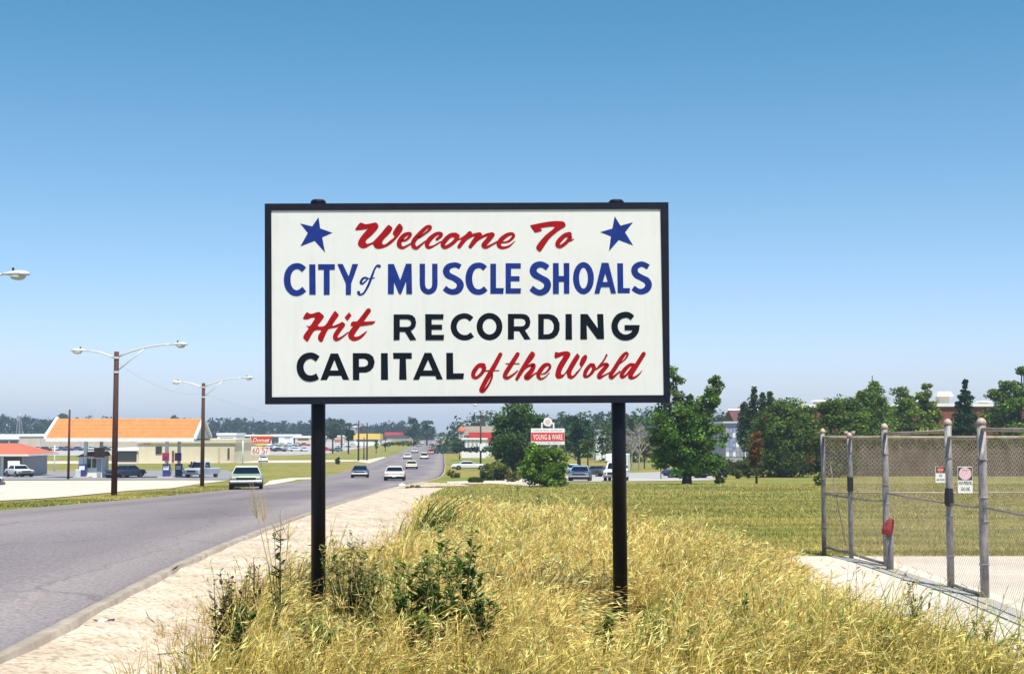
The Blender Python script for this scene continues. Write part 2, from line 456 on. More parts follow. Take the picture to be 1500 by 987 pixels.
def gravel_mat():
    m = bpy.data.materials.new('gravel'); m.use_nodes = True
    n = m.node_tree; L = n.links; b = n.nodes['Principled BSDF']; tc = n.nodes.new('ShaderNodeTexCoord')
    v = n.nodes.new('ShaderNodeTexVoronoi'); v.inputs['Scale'].default_value = 26; L.new(tc.outputs['Object'], v.inputs[0])
    t = n.nodes.new('ShaderNodeTexNoise'); t.inputs['Scale'].default_value = 1.3; t.inputs['Detail'].default_value = 8; L.new(tc.outputs['Object'], t.inputs[0])
    t2 = n.nodes.new('ShaderNodeTexNoise'); t2.inputs['Scale'].default_value = 14; t2.inputs['Detail'].default_value = 5; L.new(tc.outputs['Object'], t2.inputs[0])
    r = n.nodes.new('ShaderNodeValToRGB'); e = r.color_ramp.elements
    e[0].position = .35; e[0].color = (.47, .37, .27, 1); e[1].position = .65; e[1].color = (.64, .54, .41, 1)
    L.new(t.outputs['Fac'], r.inputs[0])
    r2 = n.nodes.new('ShaderNodeValToRGB'); e = r2.color_ramp.elements
    e[0].position = .30; e[0].color = (.55, .52, .5, 1); e[1].position = .52; e[1].color = (1.1, 1.1, 1.1, 1)
    L.new(t2.outputs['Fac'], r2.inputs[0])
    mu = n.nodes.new('ShaderNodeMixRGB'); mu.blend_type = 'MULTIPLY'; mu.inputs[0].default_value = 1
    L.new(r.outputs[0], mu.inputs[1]); L.new(r2.outputs[0], mu.inputs[2])
    mv = n.nodes.new('ShaderNodeMixRGB'); mv.blend_type = 'MULTIPLY'; mv.inputs[0].default_value = .35
    vr = n.nodes.new('ShaderNodeValToRGB'); vr.color_ramp.elements[0].position = 0; vr.color_ramp.elements[0].color = (1, 1, 1, 1); vr.color_ramp.elements[1].position = .8; vr.color_ramp.elements[1].color = (.55, .5, .46, 1)
    L.new(v.outputs['Distance'], vr.inputs[0]); L.new(mu.outputs[0], mv.inputs[1]); L.new(vr.outputs[0], mv.inputs[2])
    L.new(mv.outputs[0], b.inputs['Base Color']); b.inputs['Roughness'].default_value = .95
    bm = n.nodes.new('ShaderNodeBump'); bm.inputs['Distance'].default_value = .012; L.new(v.outputs['Distance'], bm.inputs['Height'])
    L.new(bm.outputs[0], b.inputs['Normal'])
    return m


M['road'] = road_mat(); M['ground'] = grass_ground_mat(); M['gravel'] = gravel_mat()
M['kerb'] = mat('kerb_concrete', (.40, .33, .26), .9, color2=(.24, .19, .15), scale=2.5, bump=.008, bscale=14, detail=8)

NR = 24
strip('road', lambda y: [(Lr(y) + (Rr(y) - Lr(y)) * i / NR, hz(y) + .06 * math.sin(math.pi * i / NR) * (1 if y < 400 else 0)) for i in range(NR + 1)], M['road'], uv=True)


def kerb_cols(y):
    r, h = Rr(y), hz(y); k = float(np.interp(y, [80, 92], [.12, .03]))
    wob = .02 * math.sin(y * 1.7) + .015 * math.sin(y * 6.3 + 1) + .012 * math.sin(y * 13.1)
    q = float(np.interp(y, [86, 104], [1, .12])); g_ = -.04 * (q > .5)
    return [(r, h), (r + .015 * q, h + k * .8), (r + .03 * q, h + k), (r + .12 * q, h + k), (r + (.145 + wob * .7) * q, h + k - .005), (r + (.16 + wob * .7) * q, h + g_), (r + (.20 + wob) * q, h + g_), (r + (.22 + wob) * q, h + k * .8)]


strip('kerb', kerb_cols, M['kerb'], smooth=False)


def gravel_cols(y):
    a = kerb_cols(y)[-1]; s = Sr(y); h = hz(y); s = max(s, a[0] + .02)
    n = 12
    return [(a[0] + (s - a[0]) * i / n, a[1] + (h - a[1]) * i / n + (.03 * math.sin(3.1 * y + i * 2.3) * math.sin(math.pi * i / n) if y < 93 else 0)) for i in range(n + 1)]


strip('gravel_shoulder', gravel_cols, M['gravel'])


def right_cols(y):
    s = gravel_cols(y)[-1][0]; h = hz(y)
    return [(s + t, h) for t in (0, .5, 1, 2, 3, 4, 6, 8, 11, 15, 20, 30, 45, 70, 110, 180, 300, 600, 1200, 2200)]


def left_cols(y):
    s = Lr(y); h = hz(y)
    return [(s - t, h) for t in (2200, 1200, 600, 300, 180, 110, 70, 45, 30, 20, 14, 9, 5, 2, 1, 0)]


strip('ground', right_cols, M['ground'])
strip('ground', left_cols, M['ground'])


def patch(name, poly, material, off=.03, world=False, edge_len=None):
    """a sheet laid on the ground inside an outline"""
    P = [Vector(p) if world else hit(*p) for p in poly]
    tris = [[P[i].xy, P[j].xy, P[k].xy] for i, j, k in tessellate_polygon([[Vector((p.x, p.y, 0)) for p in P]])]
    out = []
    while tris:
        t = tris.pop(); e = [(t[(i + 1) % 3] - t[i]).length for i in range(3)]; k = e.index(max(e))
        ym = min(p.y for p in t)
        if e[k] > max(2.5, abs(ym) * .05) and len(out) + len(tris) < 20000:
            m = (t[k] + t[(k + 1) % 3]) / 2
            tris.append([t[k], m, t[(k + 2) % 3]]); tris.append([m, t[(k + 1) % 3], t[(k + 2) % 3]])
        else: out.append(t)
    vs, fs, ix = [], [], {}
    for t in out:
        f = []
        for p in t:
            key = (round(p.x, 3), round(p.y, 3))
            if key not in ix: ix[key] = len(vs); vs.append((p.x, p.y, hz(p.y) + off))
            f.append(ix[key])
        a, b, c = (Vector(vs[i]) for i in f)
        if (b - a).cross(c - a).z < 0: f = f[::-1]
        if len(set(f)) == 3: fs.append(f)
    return tag(MB().add(vs, fs).build(name, material), kind='structure')


# left side lots and drives
patch('concrete_drive', [(-160, 704.5), (40, 704), (240, 703.5), (336, 703.5), (300, 708), (250, 715.5), (190, 719), (90, 728.5), (0, 734), (-160, 744)], M['concrete'], .03)
patch('station_forecourt', [(-160, 691), (60, 690), (200, 689), (332, 688.5), (352, 696), (338, 702.8), (240, 702.8), (40, 703.2), (-160, 703.8)], M['lotgrey'], .04)
patch('drive_mouth', [(404, 709.2), (436, 702.5), (470, 701.5), (462, 699), (425, 700), (395, 704), (385, 712)], M['concrete'], .03)
patch('service_road', [(-160, 676), (150, 675), (440, 674), (540, 673.4), (548, 675), (440, 677.5), (150, 679), (-160, 680)], M['concrete'], .03)
patch('side_road', [(541, 678.6), (566, 669.6), (562, 669.0), (540, 672.8), (520, 675.4), (530, 677.2)], M['concrete'], .035)
patch('parking_lot', [(-160, 667), (200, 667), (430, 666.5), (480, 664), (530, 656), (575, 645), (470, 641), (200, 640.5), (-160, 641)], M['lotpale'], .03)
# right side
patch('side_drive', [(655, 709.5), (720, 708.5), (782, 712.5), (800, 708), (775, 700), (720, 703.5), (655, 705.5)], M['concrete'], .03)
patch('car_park', [(778, 709), (832, 706), (1045, 703.5), (1060, 698), (1000, 690), (930, 692.5), (840, 696), (760, 700)], M['lotpale'], .035)
patch('gravel_patch', [(566, 716.6), (600, 714.5), (648, 713), (690, 712.5), (665, 708.5), (620, 707)], M['gravel'], .055)
PADY = 20.3
patch('concrete_pad', [(3.72, PADY, 0), (3.5, 19.2, 0), (3.15, 17.6, 0), (2.8, 15.3, 0), (2.8, 13.6, 0), (2.9, 12.2, 0), (3.4, 10.5, 0), (4.2, 9.0, 0), (5.0, 4, 0), (16, 4, 0), (16, PADY, 0)], M['concrete'], .02, world=True)

# ================================================================== THE WELCOME SIGN
SY = 12.9                                                # depth of the board's face
sign = empty('welcome_sign', (at(684, 916, SY).x, SY, 0), 0,
             'large white painted billboard with black frame and two dark posts welcoming to the recording capital', 'sign')
so_ = sign.location


def loc(p, dy=0.0):
    return (p.x - so_.x, p.y - so_.y + dy, p.z - so_.z)


# board face corners in the photograph (inside and outside of the frame)
oc = [(388, 298.5), (979, 296.5), (981.5, 589.5), (388.5, 592)]
ic = [(397.5, 308.5), (967.5, 306.5), (972.5, 578.5), (398.5, 581.5)]
b = MB()
f_ = [loc(at(x, y, SY)) for x, y in [(393, 303), (974, 301), (977, 585), (393, 587)]]
b.loft([[(x, 0, z) for x, y, z in f_], [(x, .03, z) for x, y, z in f_]])
panel = b.build('board', M['white_board'], sign)
o_ = [loc(at(x, y, SY)) for x, y in oc]; i_ = [loc(at(x, y, SY)) for x, y in ic]
for k in range(4):
    a, c = o_[k], o_[(k + 1) % 4]; d, e = i_[(k + 1) % 4], i_[k]
    g = .002 if k % 2 else 0
    b = MB(); b.loft([[(p[0], -.009 - g, p[2]) for p in (a, c, d, e)], [(p[0], .07 + g, p[2]) for p in (a, c, d, e)]])
    b.build('frame_rail', M['frame'], sign)
for (xt, xb) in ((463, 463.5), (904.5, 911.5)):
    p0 = loc(at(xt, 294, SY), .15); p1 = loc(at(xb, 916, SY), .15)
    sc = 1 + .15 / SY
    mb = MB().tube([(p1[0] * 1, p1[1], -.4), (p0[0], p0[1], p0[2])], .066, 20)
    po = mb.build('post', M['post'], sign, True)
    mb = MB().tube([(p0[0], p0[1], p0[2] - .01), (p0[0], p0[1], p0[2] + .012), (p0[0], p0[1], p0[2] + .03)], [.072, .072, .055], 20)
    mb.build('post_cap', M['post'], sign)
for zz in (.12, 1.62):                                   # battens behind the board
    MB().box(-1.76, 1.76, .031, .06, (f_[2][2]) + zz, f_[2][2] + zz + .09).build('batten', M['frame'], sign)

SC = 7.5


def zp(reg, x, y):
    return (reg[0] + x / SC, reg[1] + y / SC)


def crom(pts, n=7, closed=False):
    P = [np.array(p, float) for p in pts]; out = []
    m = len(P)
    rng = range(m) if closed else range(m - 1)
    for i in rng:
        p0 = P[(i - 1) % m] if closed or i > 0 else 2 * P[0] - P[1]
        p1 = P[i]; p2 = P[(i + 1) % m]
        p3 = P[(i + 2) % m] if closed or i + 2 < m else 2 * P[-1] - P[-2]
        for k in range(n):
            t = k / n
            out.append(.5 * ((2 * p1) + (-p0 + p2) * t + (2 * p0 - 5 * p1 + 4 * p2 - p3) * t * t + (-p0 + 3 * p1 - 3 * p2 + p3) * t**3))
    if not closed: out.append(P[-1])
    return out


_layer = [0]
LAYER0 = .0012


def pix_local(reg, x, y, dy):
    return loc(at(*zp(reg, x, y), SY), dy)


def stroke_geo(mb, reg, pts, width=None, round_ends=True, closed=False, smooth=True):
    if width is not None: pts = [(x, y, width) for x, y in pts]
    c = crom(pts, 8, closed) if smooth else [np.array(p, float) for p in pts]
    _layer[0] += 1; dy = -LAYER0 - .00035 * (_layer[0] % 8)
    L_, R_ = [], []
    n = len(c)
    for i in range(n):
        a = c[(i - 1) % n] if closed or i > 0 else c[0]; b_ = c[(i + 1) % n] if closed or i < n - 1 else c[-1]
        d = (b_ - a)[:2]; ln = np.hypot(*d) or 1; d = d / ln; nn = np.array([-d[1], d[0]]) * max(c[i][2], 3) / 2
        L_.append(c[i][:2] + nn); R_.append(c[i][:2] - nn)
    vs = [pix_local(reg, *p, dy) for p in L_] + [pix_local(reg, *p, dy) for p in R_]
    fs = [(i, (i + 1) % n, (i + 1) % n + n, i + n) for i in range(n if closed else n - 1)]
    mb.add(vs, fs)
    if round_ends and not closed:
        for q in (c[0], c[-1]):
            _layer[0] += 1; dy = -LAYER0 - .00035 * (_layer[0] % 8)
            r = max(q[2], 3) / 2
            mb.add([pix_local(reg, q[0] + r * math.cos(t * math.pi / 6), q[1] + r * math.sin(t * math.pi / 6), dy) for t in range(12)], [tuple(range(12))])


def poly_geo(mb, reg, outer, holes=()):
    _layer[0] += 1; dy = -LAYER0 - .00035 * (_layer[0] % 8)
    loops = [outer] + list(holes)
    flat = [p for l in loops for p in l]
    tr = tessellate_polygon([[Vector((x, y, 0)) for x, y in l] for l in loops])
    mb.add([pix_local(reg, x, y, dy) for x, y in flat], [tuple(t) for t in tr])


def letter(reg, m, strokes=(), polys=(), name='letter'):
    """strokes: (points[, width, round ends, closed]); polys: (outer, holes)"""
    mb = MB()
    for s in strokes:
        if isinstance(s, tuple) and isinstance(s[0], list): stroke_geo(mb, reg, *s)
        else: stroke_geo(mb, reg, s)
    for q in polys:
        if isinstance(q, tuple): poly_geo(mb, reg, q[0], q[1])
        else: poly_geo(mb, reg, q)
    return mb.build(name, m, panel)


A_, B_, C_, D_, E_, F_ = (430, 310), (600, 310), (760, 310), (405, 375), (560, 375), (760, 375)
G_, H_, I_, J_, K_, L_ = (430, 445), (600, 445), (760, 445), (425, 508), (600, 508), (760, 508)
red, blue, black = M['red_paint'], M['blue_paint'], M['black_paint']
letter(A_, blue, polys=[[(275, 62), (293, 185), (428, 233), (315, 283), (347, 450), (232, 322), (75, 383), (157, 235), (72, 130), (205, 163)]], name='star')
letter(C_, blue, polys=[[(1053, 52), (1117, 155), (1253, 118), (1167, 228), (1257, 373), (1098, 312), (990, 435), (1012, 272), (895, 225), (1027, 187)]], name='star')


def smooth_poly(p, n=4):
    return [(float(q[0]), float(q[1])) for q in crom(p, n, True)]


# Welcome
letter(A_, red, polys=[smooth_poly([(682, 205), (690, 175), (730, 124), (755, 126), (790, 138), (840, 132), (900, 120), (922, 134), (933, 165), (918, 196), (860, 260),
                                   (795, 320), (805, 352), (845, 345), (880, 325), (960, 240), (1035, 152), (1070, 162), (1086, 186), (1060, 235), (985, 315), (978, 355), (1010, 358), (1060, 318),
                                   (1108, 278), (1090, 240), (1120, 180), (1162, 132), (1190, 155), (1202, 185), (1185, 225), (1140, 285), (1070, 355), (1000, 395), (930, 410), (890, 392), (872, 360),
                                   (835, 375), (790, 400), (745, 400), (712, 370), (710, 335), (735, 285), (800, 205), (815, 190), (760, 200)])])
letter(A_, red, [[(1175, 322, 22), (1235, 312, 26), (1283, 262, 32), (1272, 240, 34), (1215, 262, 48), (1165, 325, 52), (1165, 375, 52), (1200, 397, 32), (1250, 375, 22), (1300, 345, 18)]])
letter(B_, red, [[(95, 290, 20), (170, 240, 22), (225, 190, 30), (225, 165, 32), (185, 172, 36), (110, 245, 46), (45, 325, 50), (45, 380, 48), (80, 398, 34), (130, 360, 20), (175, 325, 16)]])
letter(B_, red, [[(300, 305, 32), (345, 265, 38), (340, 240, 36), (290, 248, 42), (225, 300, 52), (192, 355, 52), (207, 393, 40), (260, 380, 22), (345, 330, 16)]])
letter(B_, red, [[(505, 258, 55), (450, 262, 48), (395, 310, 52), (365, 360, 50), (385, 392, 40), (440, 370, 38), (500, 320, 42), (525, 270, 52)], [(500, 320, 18), (560, 300, 20), (625, 262, 28)]])
letter(B_, red, [[(662, 240, 52), (600, 310, 50), (545, 385, 42)], [(600, 318, 22), (690, 262, 30), (768, 250, 48)], [(770, 255, 55), (712, 325, 55), (668, 385, 42)],
                 [(735, 318, 22), (830, 262, 30), (905, 250, 48)], [(910, 255, 52), (850, 325, 55), (812, 370, 48), (845, 390, 32), (900, 365, 20), (965, 330, 18)]])
letter(B_, red, [[(1010, 342, 18), (1085, 328, 26), (1140, 275, 34), (1128, 245, 34), (1070, 258, 45), (1005, 310, 52), (980, 365, 50), (1015, 397, 34), (1090, 382, 24), (1157, 325, 6)]])
# To
letter(C_, red, polys=[smooth_poly([(128, 158), (145, 146), (300, 115), (400, 105), (480, 108), (508, 130), (508, 165), (430, 215), (330, 305), (245, 430), (215, 432), (193, 405), (203, 365), (290, 262),
                                   (396, 172), (310, 170), (238, 185), (255, 208), (185, 230), (160, 208)], 3)])
letter(C_, red, [[(555, 250, 55), (500, 265, 48), (440, 325, 52), (425, 368, 46), (460, 382, 38), (520, 340, 36), (565, 285, 45)], [(540, 328, 16), (575, 318, 18), (603, 302, 10)]])
# CITY
letter(D_, blue, [([(304, 152, 68), (268, 122, 66), (225, 111, 66), (170, 130, 68), (130, 185, 72), (118, 260, 74), (130, 335, 72), (170, 390, 68), (220, 408, 64), (265, 395, 64), (306, 363, 66)], None, False)])
letter(D_, blue, polys=[[(360, 92), (428, 92), (432, 424), (361, 424)]])
letter(D_, blue, polys=[[(458, 90), (642, 90), (642, 150), (585, 150), (585, 425), (520, 425), (520, 150), (458, 150)]])
letter(D_, blue, polys=[[(670, 88), (728, 88), (793, 222), (835, 88), (898, 88), (822, 300), (818, 425), (762, 425), (762, 300)]])
letter(D_, blue, [([(982, 240, 24), (950, 248, 26), (926, 288, 28), (942, 306, 24), (978, 278, 18), (1000, 250, 18)], None, True, True), [(990, 242, 14), (1030, 250, 12), (1075, 240, 12)]])
letter(D_, blue, [[(1130, 112, 36), (1108, 106, 22), (1080, 140, 20), (1045, 230, 26), (1010, 320, 26), (960, 405, 20), (915, 425, 22), (902, 400, 36)]])
# MUSCLE
letter(E_, blue, polys=[[(63, 88), (127, 88), (197, 265), (260, 85), (322, 85), (328, 417), (265, 417), (262, 275), (207, 417), (185, 417), (130, 285), (127, 417), (62, 417)]])
letter(E_, blue, [([(440, 85), (440, 200), (442, 320), (462, 373), (508, 394), (555, 373), (576, 320), (577, 200), (577, 85)], 60, False)])
letter(E_, blue, [([(858, 120, 58), (820, 102, 58), (780, 100, 58), (728, 118, 66), (702, 165, 74), (725, 213, 72), (785, 242, 66), (840, 280, 72), (858, 325, 76), (830, 378, 70), (775, 395, 64), (725, 383, 62), (682, 352, 62)], None, False)])
letter(E_, blue, [([(1130, 138, 62), (1098, 112, 62), (1055, 103, 62), (1000, 122, 66), (963, 178, 72), (951, 250, 74), (963, 322, 72), (1000, 378, 66), (1055, 396, 62), (1100, 385, 62), (1137, 355, 62)], None, False)])
letter(E_, blue, polys=[[(1187, 85), (1250, 85), (1250, 352), (1335, 352), (1330, 415), (1187, 415)]])
letter(E_, blue, polys=[[(1355, 80), (1522, 80), (1522, 137), (1415, 137), (1415, 222), (1508, 222), (1508, 277), (1412, 277), (1412, 355), (1524, 355), (1520, 412), (1355, 412)]])
# SHOALS
letter(F_, blue, [([(318, 130, 64), (275, 102, 64), (230, 92, 66), (180, 112, 72), (157, 160, 76), (180, 205, 74), (240, 240, 66), (300, 277, 74), (316, 325, 76), (290, 378, 70), (235, 402, 64), (185, 388, 64), (136, 352, 64)], None, False)])
letter(F_, blue, polys=[[(375, 78), (437, 78), (440, 220), (495, 220), (493, 78), (555, 78), (555, 412), (495, 412), (495, 282), (440, 282), (440, 415), (375, 415)]])


def ring_letter(reg, m, cx, cy, ro, ri, n=40):
    mb = MB(); vs = []; fs = []
    for k in range(n):
        t = 2 * math.pi * k / n
        for r in (ro, ri): vs.append(pix_local(reg, cx + r[0] * math.cos(t), cy + r[1] * math.sin(t), -.0015))
    for k in range(n):
        a = 2 * k; c = 2 * ((k + 1) % n); fs.append((a, c, c + 1, a + 1))
    mb.add(vs, fs); return mb.build('letter', m, panel)


ring_letter(F_, blue, 710, 244, (115, 177), (48, 114))
letter(F_, blue, polys=[([(910, 75), (985, 75), (1068, 410), (1013, 410), (995, 340), (905, 340), (885, 412), (830, 412)], [[(950, 190), (978, 285), (922, 285)]])])
letter(F_, blue, polys=[[(1080, 80), (1145, 80), (1148, 352), (1222, 352), (1218, 410), (1085, 410)]])
letter(F_, blue, [([(1423, 122, 60), (1380, 98, 60), (1340, 90, 60), (1292, 112, 66), (1270, 155, 72), (1290, 205, 72), (1345, 238, 68), (1405, 272, 74), (1425, 320, 74), (1402, 368, 68), (1345, 392, 62), (1298, 380, 60), (1254, 350, 60)], None, False)])
# Hit
letter(G_, red, polys=[smooth_poly([(106, 165), (115, 135), (145, 93), (180, 108), (215, 106), (275, 88), (310, 110), (335, 142), (300, 195), (268, 242), (342, 240), (400, 155), (452, 80), (475, 95),
                                   (497, 125), (460, 180), (425, 240), (470, 228), (510, 212), (500, 240), (470, 260), (395, 275), (370, 300), (335, 375), (315, 418), (285, 412), (268, 378), (275, 340), (302, 292),
                                   (232, 296), (190, 355), (155, 415), (125, 395), (106, 368), (125, 325), (165, 268), (138, 242), (180, 242), (210, 200), (235, 155), (195, 155), (150, 172)], 3)])
letter(G_, red, [[(500, 228, 18), (535, 212, 30)], [(542, 230, 52), (495, 292, 52), (458, 355, 50), (472, 388, 42), (525, 370, 22), (600, 312, 12)]], [[(610, 92), (638, 130), (590, 190), (560, 150)]])
letter(G_, red, [[(824, 75, 54), (750, 175, 58), (665, 285, 66), (632, 345, 66), (660, 382, 54), (715, 375, 38), (765, 340, 28), (805, 300, 8)]], [[(625, 238), (635, 205), (655, 192), (780, 195), (900, 188), (885, 215), (860, 228), (740, 245), (660, 248)]])


def dpoly(pts):
    return pts


# RECORDING
Rl = lambda reg, dx, dy, s=1: letter(reg, black, polys=[([(1080 + dx, 110 + dy), (1245 + dx, 110 + dy), (1285 + dx, 120 + dy), (1315 + dx, 148 + dy), (1328 + dx, 200 + dy), (1318 + dx, 245 + dy), (1295 + dx, 272 + dy), (1268 + dx, 290 + dy), (1330 + dx, 390 + dy), (1262 + dx, 394 + dy), (1205 + dx, 302 + dy), (1148 + dx, 300 + dy), (1146 + dx, 390 + dy), (1080 + dx, 393 + dy)],
                                            [[(1148 + dx, 163 + dy), (1230 + dx, 163 + dy), (1262 + dx, 175 + dy), (1275 + dx, 205 + dy), (1262 + dx, 236 + dy), (1235 + dx, 247 + dy), (1148 + dx, 247 + dy)]])])
Rl(G_, 20, 6)
letter(H_, black, polys=[[(172, 113), (375, 115), (370, 170), (243, 170), (243, 228), (358, 228), (358, 282), (243, 282), (243, 340), (380, 340), (375, 398), (175, 398)]])
letter(H_, black, [([(682, 172, 62), (645, 143, 60), (598, 133, 60), (540, 150, 62), (500, 190, 66), (484, 250, 67), (500, 312, 66), (545, 356, 62), (600, 372, 60), (650, 364, 60), (690, 337, 62)], None, False)])
ring_letter(H_, black, 878, 250, (142, 150), (75, 86))
Rl(H_, 0, 0)
letter(I_, black, polys=[([(213, 112), (330, 112), (385, 125), (425, 160), (448, 215), (448, 285), (425, 340), (385, 375), (335, 389), (213, 390)],
                          [[(275, 165), (325, 166), (362, 185), (383, 225), (383, 275), (362, 315), (325, 333), (273, 335)]])])
letter(I_, black, polys=[[(513, 112), (582, 112), (585, 393), (513, 393)]])
letter(I_, black, polys=[[(677, 112), (755, 112), (868, 270), (860, 112), (928, 112), (937, 387), (862, 387), (745, 228), (750, 390), (675, 390)]])
letter(I_, black, [([(1248, 155, 62), (1213, 128, 64), (1170, 120, 66), (1105, 140, 68), (1065, 190, 70), (1052, 248, 70), (1070, 312, 70), (1120, 357, 68), (1178, 369, 66), (1240, 350, 66), (1282, 300, 66), (1296, 240, 64)], None, False)],
       [[(1162, 233), (1328, 233), (1322, 290), (1162, 290)]])
# CAPITAL
letter(J_, black, [([(304, 132, 70), (265, 105, 68), (220, 95, 68), (162, 114, 72), (122, 162, 76), (110, 220, 76), (124, 283, 76), (163, 330, 72), (215, 346, 68), (262, 340, 66), (303, 320, 68)], None, False)])
letter(J_, black, polys=[([(445, 72), (527, 72), (650, 362), (580, 362), (560, 318), (430, 318), (402, 365), (332, 365)], [[(487, 145), (530, 258), (440, 258)]])])
letter(J_, black, polys=[([(688, 68), (830, 68), (875, 78), (912, 108), (930, 165), (915, 225), (880, 265), (835, 282), (760, 283), (760, 365), (690, 365)], [[(757, 130), (815, 130), (845, 145), (857, 172), (847, 203), (815, 217), (757, 218)]])])
letter(J_, black, polys=[[(998, 68), (1073, 68), (1077, 362), (998, 362)]])
letter(J_, black, polys=[[(1130, 65), (1337, 65), (1337, 130), (1272, 130), (1280, 360), (1198, 360), (1203, 130), (1135, 130)]])
letter(K_, black, polys=[([(165, 65), (238, 65), (365, 355), (298, 357), (283, 318), (120, 318), (103, 360), (38, 360)], [[(203, 142), (252, 258), (150, 258)]])])
letter(K_, black, polys=[[(403, 65), (477, 65), (480, 290), (598, 290), (592, 352), (405, 355)]])
# of the World
letter(K_, red, [[(808, 205, 58), (760, 205, 44), (708, 270, 48), (702, 322, 44), (738, 335, 32), (795, 285, 36), (822, 230, 45)], [(800, 270, 18), (860, 262, 16), (980, 260, 12)]])
letter(K_, red, [[(998, 82, 44), (930, 210, 50), (860, 330, 52), (800, 440, 48), (788, 478, 44), (815, 482, 32), (870, 410, 24), (905, 330, 22), (905, 285, 18)]])
letter(K_, red, [[(1188, 78, 44), (1130, 170, 48), (1058, 285, 48), (1048, 328, 42), (1080, 338, 32), (1140, 302, 20), (1185, 262, 14)], [(1060, 185, 13), (1202, 185, 13)]])
letter(K_, red, [[(1178, 352, 34), (1230, 262, 46), (1335, 92, 50)], [(1345, 68, 38), (1362, 88, 32), (1335, 145, 18), (1290, 195, 12)],
                 [(1235, 265, 22), (1300, 212, 26), (1362, 200, 44), (1338, 262, 52), (1280, 328, 50), (1305, 345, 34), (1360, 305, 20), (1400, 280, 16)]])
letter(L_, red, [[(250, 300, 12), (300, 280, 20), (343, 222, 28), (325, 192, 32), (280, 205, 44), (228, 270, 50), (215, 318, 44), (240, 350, 26), (290, 330, 14), (340, 280, 5)]])
letter(L_, red, polys=[smooth_poly([(392, 112), (392, 85), (403, 55), (440, 62), (490, 50), (535, 48), (562, 65), (565, 95), (520, 170), (472, 255), (465, 298), (490, 300), (520, 265), (575, 165), (637, 75), (660, 90), (668, 112),
                                   (630, 180), (585, 260), (578, 310), (600, 310), (640, 265), (680, 222), (665, 190), (690, 120), (730, 86), (752, 105), (740, 150), (700, 215), (650, 290), (610, 335), (572, 354), (535, 335),
                                   (522, 290), (485, 335), (435, 352), (405, 330), (402, 285), (430, 200), (490, 100), (440, 115), (405, 127)], 3)])
letter(L_, red, [[(815, 205, 52), (785, 202, 40), (738, 262, 44), (725, 318, 40), (755, 325, 28), (805, 280, 34), (828, 225, 42)], [(810, 268, 18), (862, 235, 18)]])
letter(L_, red, [[(965, 88, 22), (932, 150, 20), (865, 235, 24)], [(872, 228, 20), (930, 192, 30), (972, 198, 40), (930, 250, 46), (882, 310, 46), (888, 338, 34), (940, 312, 20), (1000, 280, 14)]])
letter(L_, red, [[(1110, 182, 10), (1165, 135, 16), (1195, 85, 24), (1178, 66, 28), (1130, 115, 42), (1052, 238, 46), (1008, 308, 44), (1022, 338, 34), (1070, 302, 20), (1112, 268, 16)]])
letter(L_, red, [[(1262, 200, 42), (1220, 198, 38), (1162, 252, 46), (1128, 310, 44), (1142, 333, 34), (1190, 300, 24), (1250, 225, 30)], [(1372, 76, 46), (1300, 190, 48), (1232, 298, 50), (1228, 335, 42), (1270, 335, 26), (1320, 300, 16), (1356, 258, 4)]])


# ------------------------------------------------------------------ flat lettering for the small signs
def text_part(txt, cx, y, cz, width, height, m, parent, shear=0., name='lettering'):
    cu = bpy.data.curves.new('t', 'FONT'); cu.body = txt; cu.size = 1; cu.shear = shear; cu.resolution_u = 2; cu.offset = .008
    ob = bpy.data.objects.new('t', cu); COL.objects.link(ob)
    dg = bpy.context.evaluated_depsgraph_get(); me = bpy.data.meshes.new_from_object(ob.evaluated_get(dg))
    bpy.data.objects.remove(ob); bpy.data.curves.remove(cu)
    n = len(me.vertices); c = np.zeros(n * 3); me.vertices.foreach_get('co', c); c = c.reshape(-1, 3)
    a, b2 = c.min(0), c.max(0)
    X = (c[:, 0] - (a[0] + b2[0]) / 2) / (b2[0] - a[0]) * width + cx
    Z = (c[:, 1] - (a[1] + b2[1]) / 2) / (b2[1] - a[1]) * height + cz
    me.vertices.foreach_set('co', np.stack([X, np.full(n, y), Z], 1).ravel()); me.update()
    me.materials.clear(); me.materials.append(m); me.name = name
    o = bpy.data.objects.new(name, me); COL.objects.link(o); o.parent = parent
    return o


# ================================================================== CHAIN LINK FENCE (right)
def hitz(px, py):
    return hit(px, py)


FX = 4.83
posts = [(1207.5, 812, 628, .034), (1247, 819, 634, .034), (1299, 831, 621, .042), (1393, 862, 614, .040), (1443, 877, 613, .046)]
fence = empty('chain_link_fence', (4.7, 17, 0), 0, 'chain link fence with weathered grey posts and gate round the concrete pad on the right', 'fence')
fo = fence.location
FL = lambda v: (v[0] - fo.x, v[1] - fo.y, v[2] - fo.z)
PB = []
for x, yb, yt, r in posts:
    p = hit(x, yb); top = at(x, yt, p.y).z; PB.append((p.x, p.y, top, r))
    b_ = Vector((p.x, p.y, 0))
    mb = MB().tube([FL((p.x, p.y, -.1)), FL((p.x, p.y, .6)), FL((p.x + .004, p.y, 1.2)), FL((p.x, p.y, top - .05))], r, 14)
    po = mb.build('fence_post', M['galv'], fence, True)
    mb = MB().tube([FL((p.x, p.y, top - .06)), FL((p.x, p.y, top - .035)), FL((p.x, p.y, top - .012)), FL((p.x, p.y, top + .008))], [r * 1.10, r * 1.14, r * .92, r * .35], 14)
    mb.build('post_cap', M['cap'], po, True)
    for zz in (.35, .8, 1.05, 1.45):
        MB().tube([FL((p.x, p.y, zz)), FL((p.x, p.y, zz + .022))], r * 1.16, 14).build('tie_band', M['galv'], po, True)
